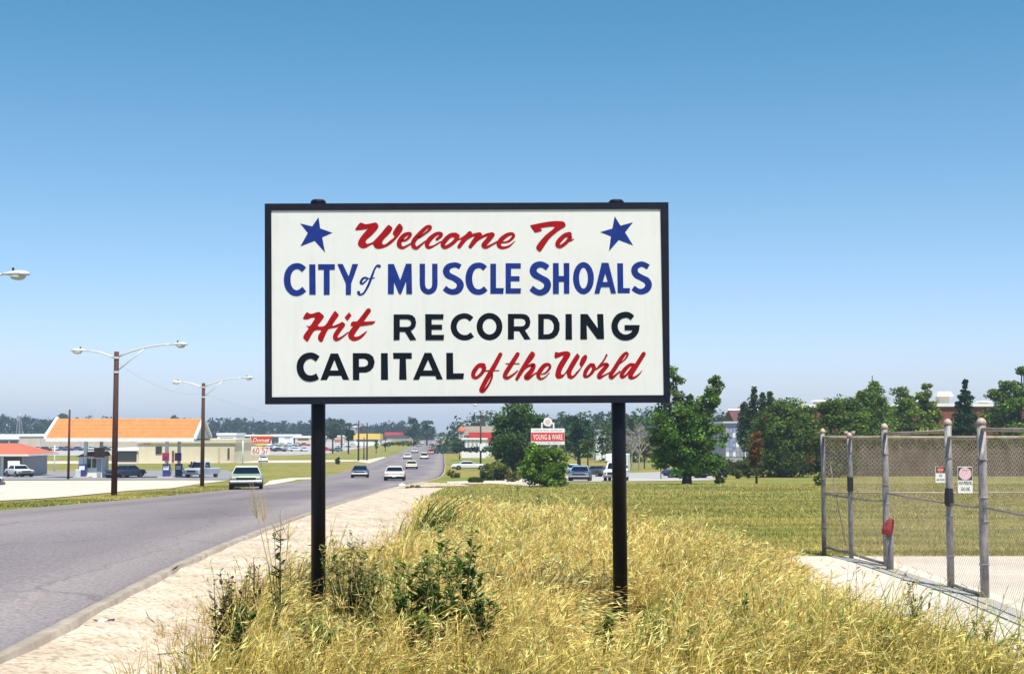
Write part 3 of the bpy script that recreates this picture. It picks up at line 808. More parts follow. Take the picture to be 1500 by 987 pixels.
# posts out of the frame: along the near side and along the far side
for (x, y) in ((4.86, 11.9), (4.87, 9.2), (8.0, 20.7)):
    MB().tube([FL((x, y, -.1)), FL((x, y, 1.84))], .036, 12).build('fence_post', M['galv'], fence, True)
P0, P1, P2, P3, P4 = PB


def rail(a, b, za, zb, r=.02, name='rail', m=None):
    MB().tube([FL((a[0], a[1], za)), FL(((a[0] + b[0]) / 2, (a[1] + b[1]) / 2, (za + zb) / 2 - .006)), FL((b[0], b[1], zb))], r, 10).build(name, m or M['rust_rail'], fence, True)


ztop = lambda x, y, Y: at(x, y, Y).z
rail(P0, P1, ztop(1210, 640, P0[1]), ztop(1247, 641, P1[1]) + .0); rail(P1, P2, ztop(1250, 642, P1[1]), ztop(1299, 640, P2[1]))
rail(P2, P3, ztop(1299, 635, P2[1]), ztop(1390, 631, P3[1])); rail(P3, P4, ztop(1395, 641, P3[1]), ztop(1440, 641, P4[1]))
NEAR = (4.86, 11.9)
rail(P4, NEAR, ztop(1443, 629, P4[1]), ztop(1443, 629, P4[1]))
rail(NEAR, (4.87, 9.2), ztop(1443, 629, P4[1]), ztop(1443, 629, P4[1]))
zm = lambda P, px, py: at(px, py, P[1]).z
rail(P0, P1, zm(P0, 1209, 722), zm(P1, 1247, 729), .014); rail(P1, P2, zm(P1, 1247, 729), zm(P2, 1299, 734), .014)
rail(P2, P3, zm(P2, 1299, 722), zm(P3, 1393, 737), .014); rail(P3, P4, zm(P3, 1393, 738), zm(P4, 1443, 743), .014)
rail(P4, NEAR, zm(P4, 1443, 743), zm(P4, 1443, 743), .014)
rail(P0, P1, .09, .06, .02); rail(P1, P2, .06, .03, .02); rail(P3, P4, .05, .04, .018, m=M['galv'])
# tension rod
MB().tube([FL((P0[0] + .03, P0[1] - .15, 1.5)), FL((P1[0] - .05, P1[1] + .1, .15))], .006, 6).build('brace_rod', M['rust_rail'], fence)
MB().tube([FL((5.25, 19.9, .95)), FL((5.12, 19.9, .25))], .006, 6).build('brace_rod', M['galv'], fence)
# far side
FB = P0[1]; XR = 8.6
zt = ztop(1300, 640, FB)
for a, c, z, r in ((P0[0], 8.0, zt, .02), (8.0, XR + 2, zt, .02), (P0[0], 8.0, ztop(1300, 721, FB), .013), (8.0, XR + 2, ztop(1300, 721, FB), .013)):
    MB().tube([FL((a, FB, z)), FL(((a + c) / 2, FB, z - .006)), FL((c, FB, z))], r, 10).build('rail', M['rust_rail'], fence, True)
MB().tube([FL((P3[0], P3[1], .92)), FL((P3[0], P3[1], .96)), FL((P3[0], P3[1], 1.08)), FL((P3[0], P3[1], 1.12))], [.044, .056, .05, .043], 10).build('gate_latch', M['dark'], fence)
MB().bbox(P1[0] - .035 - fo.x, P1[0] + .035 - fo.x, P1[1] - .05 - fo.y, P1[1] + .04 - fo.y, .92, 1.12, .008).build('gate_latch', M['dark'], fence)
for dx in (-.05, .05):
    MB().tube([FL((P1[0] + dx, P1[1], P1[2] - .02)), FL((P1[0] + dx, P1[1], P1[2] + .025))], [.025, .03], 8).build('gate_hinge', M['cap'], fence, True)


def chain(ax, ay, bx, by, z0, z1, step=.06, r=.0016):
    """woven wire: two families of slanting wires"""
    L = math.hypot(bx - ax, by - ay); ux, uy = (bx - ax) / L, (by - ay) / L
    Hh = z1 - z0; vs = []; fs = []
    for fam in (0, 1):
        s = -Hh + step / 2
        k = 0
        while s < L:
            # u from s to s+H as z from 0 to H (or mirrored)
            u0, w0, u1, w1 = s, 0, s + Hh, Hh
            if u0 < 0: w0 = -u0; u0 = 0
            if u1 > L: w1 -= (u1 - L); u1 = L
            if u1 - u0 > .01:
                if fam: u0, u1 = L - u0, L - u1
                off = .003 if fam else -.003
                p = [(ax + ux * u0 - uy * off, ay + uy * u0 + ux * off, z0 + w0), (ax + ux * u1 - uy * off, ay + uy * u1 + ux * off, z0 + w1)]
                n = len(vs)
                nx, ny = -uy, ux
                for q in p:
                    for c in ((nx * r, ny * r, 0), (-nx * r * .5 + ux * r, -ny * r * .5 + uy * r, 0), (-nx * r * .5 - ux * r, -ny * r * .5 - uy * r, 0)):
                        vs.append(FL((q[0] + c[0], q[1] + c[1], q[2] + c[2])))
                fs += [(n, n + 1, n + 4, n + 3), (n + 1, n + 2, n + 5, n + 4), (n + 2, n, n + 3, n + 5)]
            s += step; k += 1
    o = MB().add(vs, fs).build('wire_mesh', M['wire'], fence)
    tag(o, kind='stuff')


chain(P0[0], FB + .02, XR + 2, FB + .02, .06, zt - .01, .066, .0029)
for a, c in ((P0, P1), (P1, P2), (P2, P3), (P3, P4)):
    chain(a[0] + .03, a[1], c[0] + .03, c[1], .08, 1.70, .062, .0013)
chain(P4[0] + .03, P4[1], NEAR[0] + .03, NEAR[1], .08, 1.70, .062, .0013)

# rust and ties low on the mesh
for k in range(9):
    y_k = P4[1] + (P0[1] - P4[1]) * (k + .5) / 9
    MB().tube([FL((4.86, y_k, .05)), FL((4.90, y_k + .01, .09)), FL((4.84, y_k + .03, .12))], .004, 5).build('wire_tie', M['rust_rail'], fence)
# warning signs on the far side of the fence
def fence_sign(x0, x1, y0, y1, label, kind):
    a, b2 = at(x0, y0, FB - .04), at(x1, y1, FB - .04)
    s = empty('warning_sign', ((a.x + b2.x) / 2, FB - .04, b2.z), 0, label, 'warning sign')
    w_, h_ = (b2.x - a.x) / 2, a.z - b2.z
    MB().box(-w_, w_, -.001, .002, 0, h_).build('plate', M['white'], s)
    return s, w_, h_


M['pink'] = mat('faded_pink_paint', (.66, .38, .42), .5, color2=(.72, .55, .58), scale=30)
s1, w_, h_ = fence_sign(1370, 1385.5, 683, 706.5, 'small red topped sign with black lettering on the fence wire left of the gate post', 0)
MB().bbox(-w_ * .92, w_ * .92, -.004, -.001, h_ * .60, h_ * .985, .002).build('dark_band', M['black_trim'], s1)
mb = MB(); mb.add([(w_ * .62 * math.cos(t * math.pi / 12), -.006, h_ * .79 + h_ * .16 * math.sin(t * math.pi / 12)) for t in range(24)], [tuple(range(24))]); mb.build('red_oval', M['bright_red'], s1)
text_part('DANGER', 0, -.0075, h_ * .79, w_ * 1.0, h_ * .08, M['white'], s1)
text_part('NO', 0, -.004, h_ * .43, w_ * .6, h_ * .16, M['black_trim'], s1)
text_part('SMOKING', 0, -.004, h_ * .18, w_ * 1.6, h_ * .12, M['black_trim'], s1)
s2, w_, h_ = fence_sign(1402.5, 1425, 683, 722, 'larger white sign with pink disc and gas line lettering between the nearest fence posts', 1)
MB().box(-w_ * .95, w_ * .95, -.004, -.001, h_ * .49, h_ * .97).build('dark_band', M['black_trim'], s2)
mb = MB(); mb.add([(w_ * .84 * math.cos(t * math.pi / 16), -.006, h_ * .73 + h_ * .235 * math.sin(t * math.pi / 16)) for t in range(32)], [tuple(range(32))]); mb.build('pink_disc', M['pink'], s2)
text_part('WARNING', 0, -.008, h_ * .86, w_ * .9, h_ * .05, M['bright_red'], s2)
text_part('HIGH PRESSURE', 0, -.004, h_ * .38, w_ * 1.75, h_ * .13, M['black_trim'], s2)
text_part('GAS LINE', 0, -.004, h_ * .16, w_ * 1.2, h_ * .14, M['black_trim'], s2)

# red capped vent pipe by the fence
vp = hit(1304, 836); vp.z = 0
vent = empty('vent_pipe', vp, 0, 'short grey pipe with a red hooded cap standing by the fence post', 'pipe')
sc = ppm(vp.y)
hgt = at(1304, 781, vp.y).z
MB().tube([(0, 0, -.05), (0, 0, hgt + .03)], 5.2 / sc, 14).build('pipe', M['galv'], vent, True)
MB().tube([(-.06 * .6, 0, hgt - .015), (-.02, -.005, hgt + .06), (.012, -.01, hgt + .15), (.025, -.01, hgt + .19)], [.072, .07, .05, .03], 14).build('hood', mat('faded_red_hood', (.30, .035, .035), .7, var=.25, scale=25), vent, True)

# ================================================================== VEHICLES
def multi(name, parts, parent=None):
    """one mesh from several shapes, each with its material"""
    vs, fs, mi, mats = [], [], [], []
    for mb, m in parts:
        n = len(vs); vs += mb.v; fs += [tuple(i + n for i in f) for f in mb.f]
        if m not in mats: mats.append(m)
        mi += [mats.index(m)] * len(mb.f)
    me = bpy.data.meshes.new(name); me.from_pydata(vs, [], fs)
    for m in mats: me.materials.append(m)
    me.polygons.foreach_set('material_index', mi); me.update()
    o = bpy.data.objects.new(name, me); COL.objects.link(o)
    if parent: o.parent = parent
    return o


_paint = {}


def paint(c):
    if c not in _paint:
        _paint[c] = mat('car_paint', c, .38, metal=.0, spec=.4, coat=.12)
    return _paint[c]


def body_loft(L, W, hood, belt, deck, nose_z=.68):
    """lower body as cross sections along the length, front at -y"""
    st = [(-L / 2, .88, .50, nose_z + .10), (-L / 2 + .05, .94, .48, nose_z + .18), (-L / 2 + .22, .98, .46, hood - .05), (-L / 2 + .7, 1, .34, hood - .01), (-L * .20, 1, .32, hood + .02),
          (-L * .13, 1, .31, belt), (L * .22, 1, .31, belt + .01), (L * .30, 1, .33, deck + .02), (L / 2 - .35, .985, .46, deck), (L / 2 - .08, .95, .47, deck - .06), (L / 2, .90, .46, deck - .12)]
    rings = []
    for y, k, zb, zt in st:
        w = W / 2 * k; mid = zb + (zt - zb) * .45
        rings.append([(-w * .90, y, zb), (-w * .985, y, zb + .07), (-w, y, mid), (-w * .975, y, zt - .09), (-w * .90, y, zt - .015), (-w * .45, y, zt + .012),
                      (w * .45, y, zt + .012), (w * .90, y, zt - .015), (w * .975, y, zt - .09), (w, y, mid), (w * .985, y, zb + .07), (w * .90, y, zb)])
    return MB().loft(rings)


def cabin_pts(W, y0, y1, y2, y3, zb, zt):
    wb, wt = W / 2 * .90, W / 2 * .70
    return ([(-wb, y0, zb), (wb, y0, zb), (wb, y3, zb), (-wb, y3, zb)], [(-wt, y1, zt), (wt, y1, zt), (wt, y2, zt), (-wt, y2, zt)])


def inset(q, k, off):
    q = [Vector(p) for p in q]; c = sum(q, Vector()) / len(q)
    n = (q[1] - q[0]).cross(q[2] - q[1]).normalized()
    return [c + (p - c) * k + n * off for p in q], n


def car(loc, rz, colour, label, roof=None, L=5.2, W=1.94, Hh=1.38, far=False, group=None, grille=True, square=False, cat='car'):
    """a sedan of the seventies: body, roof, panes, bumpers, grille, lamps and wheels"""
    hood, belt, deck = .92, .97, .93
    y0, y1, y2, y3 = -L * .17, -L * .05, L * .19, L * .30
    if square: y2, y3 = L * .42, L * .47                      # estate car
    body = body_loft(L, W, hood, belt, deck)
    bot, top = cabin_pts(W, y0, y1, y2, y3, belt - .02, Hh)
    rf = MB()
    mid = [tuple(Vector(a).lerp(Vector(b2), .93)) for a, b2 in zip(bot, top)]
    cap_ = [((x) * .90, y1 + .06 if k < 2 else y2 - .06, Hh + .035) for k, (x, y, z) in enumerate(top)]
    rf.loft([bot, mid, [(x * .97, y, z - .004) for x, y, z in top], cap_])
    panes = []
    B4, T4 = bot, mid
    for nm, q in (('windscreen', (B4[0], B4[1], T4[1], T4[0])), ('side_window', (B4[1], B4[2], T4[2], T4[1])),
                  ('rear_window', (B4[2], B4[3], T4[3], T4[2])), ('side_window', (B4[3], B4[0], T4[0], T4[3]))):
        q2, n = inset(q, .90 if 'side' in nm else .93, .006)
        mb = MB(); mb.loft([[p - n * .012 for p in q2], q2]); panes.append((nm, mb))
    m = paint(colour); rm = paint(roof) if roof else m
    bump = []
    for s, y in ((-1, -L / 2), (1, L / 2)):
        a, b2 = (y - .10, y + .03) if s < 0 else (y - .03, y + .10)
        bump.append(MB().bbox(-W / 2 * .97, W / 2 * .97, a, b2, .45, .60, .03))
    gr = MB().box(-W * .29, W * .29, -L / 2 - .018, -L / 2 + .02, .625, .775)
    lamps = []; tails = []; bez = [MB().box(min(q * W * .315, q * W * .475), max(q * W * .315, q * W * .475), -L / 2 - .016, -L / 2 + .02, .63, .77) for q in (-1, 1)]
    for s in (-1, 1):
        for dx in (.355, .43):
            lamps.append(MB().tube([(s * W * dx, -L / 2 + .04, .70), (s * W * dx, -L / 2 - .022, .70)], .06, 12))
        tails.append(MB().bbox(min(s * W * .28, s * W * .45), max(s * W * .28, s * W * .45), L / 2 - .02, L / 2 + .02, .60, .71, .008))
    plate = MB().box(-.16, .16, L / 2 + .101, L / 2 + .108, .46, .57)
    under = MB().box(-W / 2 * .80, W / 2 * .80, -L / 2 + .15, L / 2 - .12, .24, .47)
    wheels = []
    for y in (-L / 2 + .95, L / 2 - 1.08):
        for s in (-1, 1):
            x = s * (W / 2 - .115)
            wheels.append((x, y, s))
    if far:
        parts = [(body, m), (rf, rm)] + [(p, M['glass']) for _, p in panes] + [(b2, M['chrome']) for b2 in bump] + [(gr, M['black_trim'])] + [(q, M['chrome']) for q in bez] + \
                [(t, M['taillight']) for t in tails] + [(l, M['headlight']) for l in lamps] + [(under, M['black_trim'])]
        for x, y, s in wheels:
            parts.append((MB().tube([(x - .09, y, .33), (x + .125 * s if s > 0 else x + .09, y, .33)] if s > 0 else [(x - .125, y, .33), (x + .09, y, .33)], .33, 12), M['tyre']))
        o = multi('parked_car' if group and 'parked' in group else 'car', parts)
        o.location = loc; o.rotation_euler = (0, 0, rz)
        return tag(o, label, cat, group)
    e = empty('car', loc, rz, label, cat, group)
    body.build('body', m, e, False); rf.build('roof', rm, e, False)
    for nm, mb in panes: mb.build(nm, M['glass'], e)
    for b2 in bump: b2.build('bumper', M['chrome'], e)
    g = gr.build('grille', M['black_trim'], e)
    MB().box(-W * .30, W * .30, -L / 2 - .022, -L / 2 - .005, .776, .80).build('grille_trim', M['chrome'], g)
    for q in bez: q.build('headlight_bezel', M['grey_wall'], e)
    for l in lamps: l.build('headlight', M['headlight'], e)
    for t in tails: t.build('taillight', M['taillight'], e)
    plate.build('number_plate', M['white'], e); under.build('underbody', M['black_trim'], e)
    for x, y, s in wheels:
        arch = MB().tube([(x - .1 * s, y, .35), (x + (.118) * s, y, .35)], .40, 20).build('wheel_arch', M['black_trim'], e)
        wh = MB().tube([(x - .10 * s, y, .335), (x - .08 * s, y, .335), (x + .10 * s, y, .335), (x + .125 * s, y, .335)], [.30, .335, .335, .30], 20).build('wheel', M['tyre'], e)
        MB().tube([(x + .12 * s, y, .335), (x + .131 * s, y, .335), (x + .14 * s, y, .335)], [.19, .17, .08], 14).build('hubcap', M['chrome'], wh)
    return e


def P(px, py, dz=0.0):
    v = hit(px, py); v.z += dz
    return v


ROADA = math.atan(0.05)      # the road runs slightly to the left of the view
white, cream_, dblue = (.62, .61, .58), (.66, .60, .42), (.02, .055, .16)
g1 = 'vehicles driving on the road'
car(P(361, 716), ROADA + .12, (.24, .31, .20), 'pale green sedan with dark windscreen driving towards us, nearest car on the road', roof=(.45, .48, .40), L=5.4, W=1.98, group=g1)
car(P(527.5, 700), ROADA + .02, (.012, .035, .10), 'dark blue car driving towards us just right of the left sign post', L=4.9, W=1.86, Hh=1.34, group=g1)
car(P(578.5, 704), math.pi + ROADA, (.60, .56, .46), 'white car seen from behind with dark rear window, nearest car driving away', L=5.2, group=g1)
car(P(603, 687), math.pi + ROADA, (.60, .53, .36), 'cream coloured car seen from behind, second of those driving away', roof=(.68, .64, .5), far=True, group=g1)
car(P(597, 672.5), ROADA, (.72, .70, .66), 'small white car with dark front driving towards us behind the blue one', far=True, group=g1)
car(P(607.5, 663.5), ROADA, (.62, .61, .58), 'tiny white car with dark bumper driving towards us', far=True, group=g1, L=4.8)
car(P(621.5, 672.5), math.pi + ROADA, (.76, .70, .50), 'pale yellow estate car driving away in the right lanes', far=True, group=g1, square=True, Hh=1.6)
car(P(631, 665), math.pi + ROADA, (.42, .04, .035), 'red car driving away just beyond the pale yellow estate car', far=True, group=g1)
car(P(614, 653.5), ROADA, (.03, .05, .20), 'dark blue car far down the road driving towards us', far=True, group=g1)
car(P(618, 650.5), ROADA, (.70, .70, .70), 'pale car close behind the far dark blue one', far=True, group=g1)
car(P(643.5, 656.5), math.pi + ROADA, (.62, .61, .58), 'tiny white car far away in the rightmost lane', far=True, group=g1)
car(P(632, 655.5), math.pi + ROADA, (.30, .03, .04), 'tiny dark red car far down the middle of the road', far=True, group=g1, L=4.6)
car(P(644, 648.5), math.pi + ROADA, (.04, .04, .05), 'tiny dark car beyond the far white one on the right', far=True, group=g1)
car(P(636, 650), math.pi + ROADA, (.70, .45, .42), 'pale pink car among the farthest traffic', far=True, group=g1)
car(P(640, 645), math.pi + ROADA, (.7, .68, .64), 'farthest pale car near the point where the road vanishes', far=True, group=g1)
car(P(622, 642.5), R(80), (.8, .79, .76), 'long white car crossing the far end of the road', far=True, group=g1)
# right
car(P(850, 704.5), -.10, (.03, .05, .12), 'steel blue sedan with chrome grille parked beside the leafy bush', roof=(.20, .28, .36), L=5.4, W=2.0, Hh=1.42)
car(P(838, 696), .30, (.38, .50, .55), 'pale blue car parked behind the steel blue sedan', roof=(.5, .62, .64), L=5.3, far=True)
car(P(1006, 700), R(62), (.035, .055, .13), 'dark blue sedan parked behind the trunk of the tall tree', L=5.2)
car(P(687, 688), R(96), (.62, .61, .58), 'white car standing low in the rough grass right of the road', L=5.6)
# open topped small car and person by the camper truck
car(P(877, 698), .5, (.07, .065, .10), 'small dark open car beside the white camper truck', roof=(.05, .05, .05), L=3.9, W=1.7, Hh=1.25)
# left
wc = car(P(28, 698.5), R(38), (.62, .61, .58), 'white car with its boot lid raised in front of the red roofed kiosk', L=4.9, group=None)
MB().loft([[(-.75, 1.72, .95), (.75, 1.72, .95), (.75, 1.76, .93), (-.75, 1.76, .93)], [(-.7, 1.95, 1.85), (.7, 1.95, 1.85), (.7, 2.0, 1.84), (-.7, 2.0, 1.84)]]).build('boot_lid', paint((.62, .61, .58)), wc)
car(P(183, 700), R(-20), (.02, .03, .07), 'dark sedan in the shade under the orange canopy', L=5.3)
car(P(-76, 724), R(88), (.78, .77, .74), 'white car at the left edge with only its bumper in view', L=4.9)
car(P(385.5, 677), R(10), (.80, .79, .77), 'white car below the price sign facing us', far=True, L=4.9, W=1.9)


def truck(loc, rz, label, colour, camper=True):
    e = empty('truck', loc, rz, label, 'truck')
    W = 1.95; m = paint(colour)
    st = [(-2.7, .86, .60, .96), (-2.62, .95, .48, 1.06), (-2.2, 1, .42, 1.12), (-1.2, 1, .40, 1.16), (.5, 1, .40, 1.10), (2.6, 1, .45, 1.08)]
    rings = [[(-W / 2 * k, y, zb), (-W / 2 * k, y, zt - .10), (-W / 2 * k * .88, y, zt), (W / 2 * k * .88, y, zt), (W / 2 * k, y, zt - .10), (W / 2 * k, y, zb)] for y, k, zb, zt in st]
    MB().loft(rings).build('body', m, e)
    bot = [(-.88, -1.2, 1.12), (.88, -1.2, 1.12), (.88, .35, 1.08), (-.88, .35, 1.08)]; top = [(-.74, -.75, 1.78), (.74, -.75, 1.78), (.76, .32, 1.78), (-.76, .32, 1.78)]
    MB().loft([bot, top, [(x * .9, y * .9 - .02, 1.82) for x, y, z in top]]).build('cab', m, e)
    for nm, q in (('windscreen', (bot[0], bot[1], top[1], top[0])), ('side_window', (bot[1], bot[2], top[2], top[1])), ('side_window', (bot[3], bot[0], top[0], top[3]))):
        q2, n = inset(q, .86, .008); MB().loft([[p - n * .014 for p in q2], q2]).build(nm, M['glass'], e)
    if camper:
        MB().bbox(-1.02, 1.02, .42, 2.75, .95, 2.55, .06).build('camper_box', m, e)
        MB().bbox(-.98, .98, -.55, .415, 1.86, 2.54, .06).build('overcab', m, e)
    else:
        MB().box(-.98, -.90, .45, 2.6, 1.09, 1.3).build('bed_side', m, e)
    MB().bbox(-.95, .95, -2.84, -2.70, .46, .62, .03).build('bumper', M['chrome'], e)
    MB().box(-.55, .55, -2.735, -2.66, .70, .92).build('grille', M['black_trim'], e)
    for s in (-1, 1):
        MB().tube([(s * .74, -2.66, .82), (s * .74, -2.745, .82)], .09, 14).build('headlight', M['headlight'], e)
        for y in (-1.85, 1.7):
            x = s * .83
            wh = MB().tube([(x - .12, y, .37), (x + .12, y, .37)], .37, 18).build('wheel', M['tyre'], e)
            MB().tube([(x + .12 * s, y, .37), (x + .14 * s, y, .37)], .19, 12).build('hubcap', M['chrome'], wh)
            MB().tube([(x - .1, y, .39), (x + (.148 if s > 0 else .1), y, .39)] if s > 0 else [(x - .148, y, .39), (x + .1, y, .39)], .44, 18).build('wheel_arch', M['black_trim'], e) if False else None
        MB().bbox(min(s * 1.0, s * 1.2), max(s * 1.0, s * 1.2), -1.05, -.98, 1.25, 1.5, .015).build('door_mirror', M['chrome'], e)
    return e


truck(P(903, 704.5), -.18, 'white camper truck with high box parked behind the right sign post', (.78, .77, .73))
truck(P(296, 699.5), R(-14), 'grey and white pickup truck standing at the fuel pumps behind the street lamp pole', (.36, .38, .46), camper=False)

# rows in the shopping lots: one simple shape per colour, copied
cc = [((.60, .59, .57), 'white'), ((.05, .07, .18), 'dark blue'), ((.35, .03, .03), 'dark red'), ((.45, .52, .58), 'pale blue'), ((.55, .47, .33), 'tan'), ((.04, .04, .05), 'black'), ((.10, .18, .12), 'dark green'), ((.5, .5, .52), 'silver')]
proto = {}


def lot_car(px, py, rz, ci, label, group):
    if ci not in proto:
        o = car(P(px, py), rz, cc[ci][0], label, far=True, group=group); o.name = 'parked_car'; proto[ci] = o
    else:
        o = proto[ci].copy(); COL.objects.link(o)
        o.location = P(px, py); o.rotation_euler = (0, 0, rz)
    tag(o, label, 'car', group)
    return o


rr = random.Random(3)
ga = 'cars parked in the shopping lot at far left'
row = [(36, 659, 7), (45, 659, 2), (56, 659.5, 0), (67, 660, 5), (77, 660, 0), (88, 660, 1), (97, 659.5, 2), (112, 660, 1), (122, 659, 0), (136, 659.5, 3), (152, 659.5, 5), (166, 659.5, 7)]
for k, (x, y, c) in enumerate(row):
    lot_car(x, y, R(80 + rr.uniform(-12, 12)) + (math.pi if rr.random() < .5 else 0), c, cc[c][1] + ' car before the long beige wall, ' + ['leftmost of the row', 'second from the left end', 'third from the left end', 'just left of the white flag pole', 'just right of the white flag pole',
            'halfway to the dark wooden pole', 'directly before the dark wooden pole', 'right of the dark wooden pole', 'left of the pale canopy column', 'right of the pale canopy column', 'behind the fuel booth roof', 'last before the beige block'][k], ga)
gb = 'cars parked in the far shopping lot'
rown = ['nearest to the price sign', 'second from the front', 'third from the front', 'farthest back', 'beside the left sign post', 'right of the left sign post', 'below the cream block corner', 'nearest the grass']
ordn = ['first', 'second', 'third', 'fourth', 'fifth', 'sixth', 'seventh', 'eighth', 'ninth', 'tenth', 'eleventh', 'twelfth', 'thirteenth', 'fourteenth']
for ri, (ya, xs) in enumerate(((657.5, range(348, 447, 10)), (653, range(347, 449, 11)), (649, range(346, 452, 12)), (646, range(350, 540, 15)), (661, (480, 492)), (655, (502, 521)), (669.5, (350, 359, 368, 376)), (661, range(398, 449, 12)))):
    n_ = 0
    for x in xs:
        if 447 < x < 474: continue
        c = rr.choice([0, 0, 0, 1, 2, 3, 4, 5, 6, 7, 7]) if ya < 668 else rr.choice([1, 5, 1])
        lot_car(x + rr.uniform(-3, 3), ya + rr.uniform(-.5, .5), R(rr.choice([80, 100, 20, -15, 90])) + rr.uniform(-.2, .2), c, '%s car, %s from left in far lot row %s' % (cc[c][1], ordn[n_], rown[ri]), gb)
        n_ += 1

# ================================================================== STREET LAMPS AND POLES
def cobra(parent, root, out, up, n=14):
    """arm curve from root going out (signed metres in x) with the lamp head at the end"""
    pts = [(root[0] + out * t, root[1], root[2] + up * (1 - (1 - t)**2.0)) for t in [i / 8 for i in range(9)]]
    MB().tube(pts, [.045 - .012 * i / 8 for i in range(9)], 8).build('arm', M['lamp_grey'], parent, True)
    s = 1 if out > 0 else -1; x, y, z = pts[-1]
    rings = []
    for t, w_, h_ in ((0, .05, .04), (.12, .07, .06), (.25, .12, .09), (.45, .17, .115), (.62, .165, .10), (.74, .10, .06), (.78, .03, .02)):
        rings.append([(x + s * t, y + w_ * math.cos(a), z + .01 + h_ * math.sin(a) * (1 if math.sin(a) > 0 else .6)) for a in [2 * math.pi * k / 12 for k in range(12)]])
    h = MB().loft(rings if s > 0 else [r[::-1] for r in rings]).build('lamp_head', M['lamp_grey'], parent, True)
    rings = []
    for t, w_ in ((.26, .10), (.34, .14), (.46, .155), (.58, .13), (.64, .08)):
        rings.append([(x + s * t, y + w_ * math.cos(a), z - .04 + (.13 if math.sin(a) < 0 else .02) * math.sin(a) * (w_ / .155)) for a in [2 * math.pi * k / 12 for k in range(12)]])
    MB().loft(rings if s > 0 else [r[::-1] for r in rings]).build('lens', M['lens'], h, True)
    MB().tube([(x + s * .30, y, z + .09), (x + s * .30, y, z + .19)], .035, 8).build('photocell', M['dark'], h)
    return pts


def lamp(px, pyb, pyt, label):
    b_ = P(px, pyb); top = at(px, pyt, b_.y).z - b_.z
    e = empty('street_lamp', b_, 0, label, 'street lamp', 'street lamps along the left side of the road')
    MB().tube([(0, 0, -.3), (0, 0, top * .5), (0, 0, top)], [.15, .135, .115], 12).build('pole', M['pole_wood'], e, True)
    k = top / 7.6
    pts = cobra(e, (.12, 0, top - .22), 2.75 * k, .62 * k)
    q = pts[4]
    MB().tube([(.12, 0, top - .95 * k), (q[0], q[1], q[2] - .02)], .025, 8).build('brace', M['lamp_grey'], e, True)
    cobra(e, (-.12, 0, top - .30), -1.45 * k, .38 * k)
    MB().tube([(0, 0, top - .34), (0, 0, top - .24)], .145, 12).build('clamp_band', M['lamp_grey'], e)
    MB().tube([(0, 0, top - 1.02), (0, 0, top - .92)], .145, 12).build('clamp_band', M['lamp_grey'], e)
    return e


lamp(167, 727, 515, 'double armed street lamp on dark wooden pole, the tallest whole one, before the orange canopy')
lamp(296, 712, 561, 'double armed street lamp on dark wooden pole at the right end of the orange canopy')
def wire(a, b2, sag, label, r=.0035):
    a, b2 = Vector(a), Vector(b2); pts = [a.lerp(b2, t / 12) - Vector((0, 0, sag * 4 * (t / 12) * (1 - t / 12))) for t in range(13)]
    o = MB().tube(pts, r, 4).build('overhead_wire', M['dark']); tag(o, label, 'wire', 'overhead wires')


_l1, _l2 = P(167, 727), P(296, 712)
wire((_l1.x, _l1.y, at(167, 531, _l1.y).z), (_l2.x, _l2.y, at(296, 577, _l2.y).z), .5, 'thin overhead wire hanging between the two whole street lamps')
_u1, _u2 = P(525, 675), P(564.5, 661)
wire((_l2.x, _l2.y, at(296, 577, _l2.y).z), (_u1.x, _u1.y, at(525, 620, _u1.y).z), 1.2, 'thin overhead wire running from the farther street lamp to the utility poles')
wire((_u1.x, _u1.y, at(525, 618, _u1.y).z), (at(606, 612, 520).x, 520, at(606, 616, 520).z), 1.5, 'thin overhead wire running from the utility poles towards the road end')
# the nearest one stands left of the frame: only its arm and head show
b3 = hit(-84, 747); e3 = empty('street_lamp', b3, 0, 'street lamp arm and head reaching in from the left edge against the sky', 'street lamp', 'street lamps along the left side of the road')
zt3 = at(-84, 424, b3.y).z - b3.z
MB().tube([(0, 0, -.3), (0, 0, zt3)], [.16, .12], 12).build('pole', M['pole_wood'], e3, True)
endx = (at(40, 400, b3.y).x - b3.x) - .70
pts = cobra(e3, (.12, 0, zt3 - .2), endx - .12, at(40, 402, b3.y).z - b3.z - zt3 + .2)
MB().tube([(.12, 0, zt3 - .95), (pts[4][0], 0, pts[4][2] - .02)], .025, 8).build('brace', M['lamp_grey'], e3, True)
cobra(e3, (-.12, 0, zt3 - .3), -1.45, .38)


def pole(name, px, pyb, pyt, wpx, label, cat, m, arms=(), group=None, Y=None):
    b_ = P(px, pyb)
    if Y: b_ = at(px, pyb, Y)
    top = at(px, pyt, b_.y).z - b_.z; r = wpx / ppm(b_.y) / 2
    if not arms:
        o = MB().tube([(0, 0, -.3), (0, 0, top * .5), (0, 0, top)], [r * 1.15, r, r * .85], 10).build(name, m, None, True); o.location = b_
        return tag(o, label, cat, group)
    e = empty(name, b_, 0, label, cat, group)
    MB().tube([(0, 0, -.3), (0, 0, top)], [r * 1.15, r * .85], 10).build('pole', m, e, True)
    for z, w_ in arms:
        MB().box(-w_ / 2, w_ / 2, -r - .1, -r, top - z - .06, top - z + .06).build('crossarm', m, e)
        for k in (-.45, 0, .45):
            MB().tube([(k * w_, -r - .05, top - z + .06), (k * w_, -r - .05, top - z + .2)], [.05, .03], 6).build('insulator', M['lamp_grey'], e)
    return e


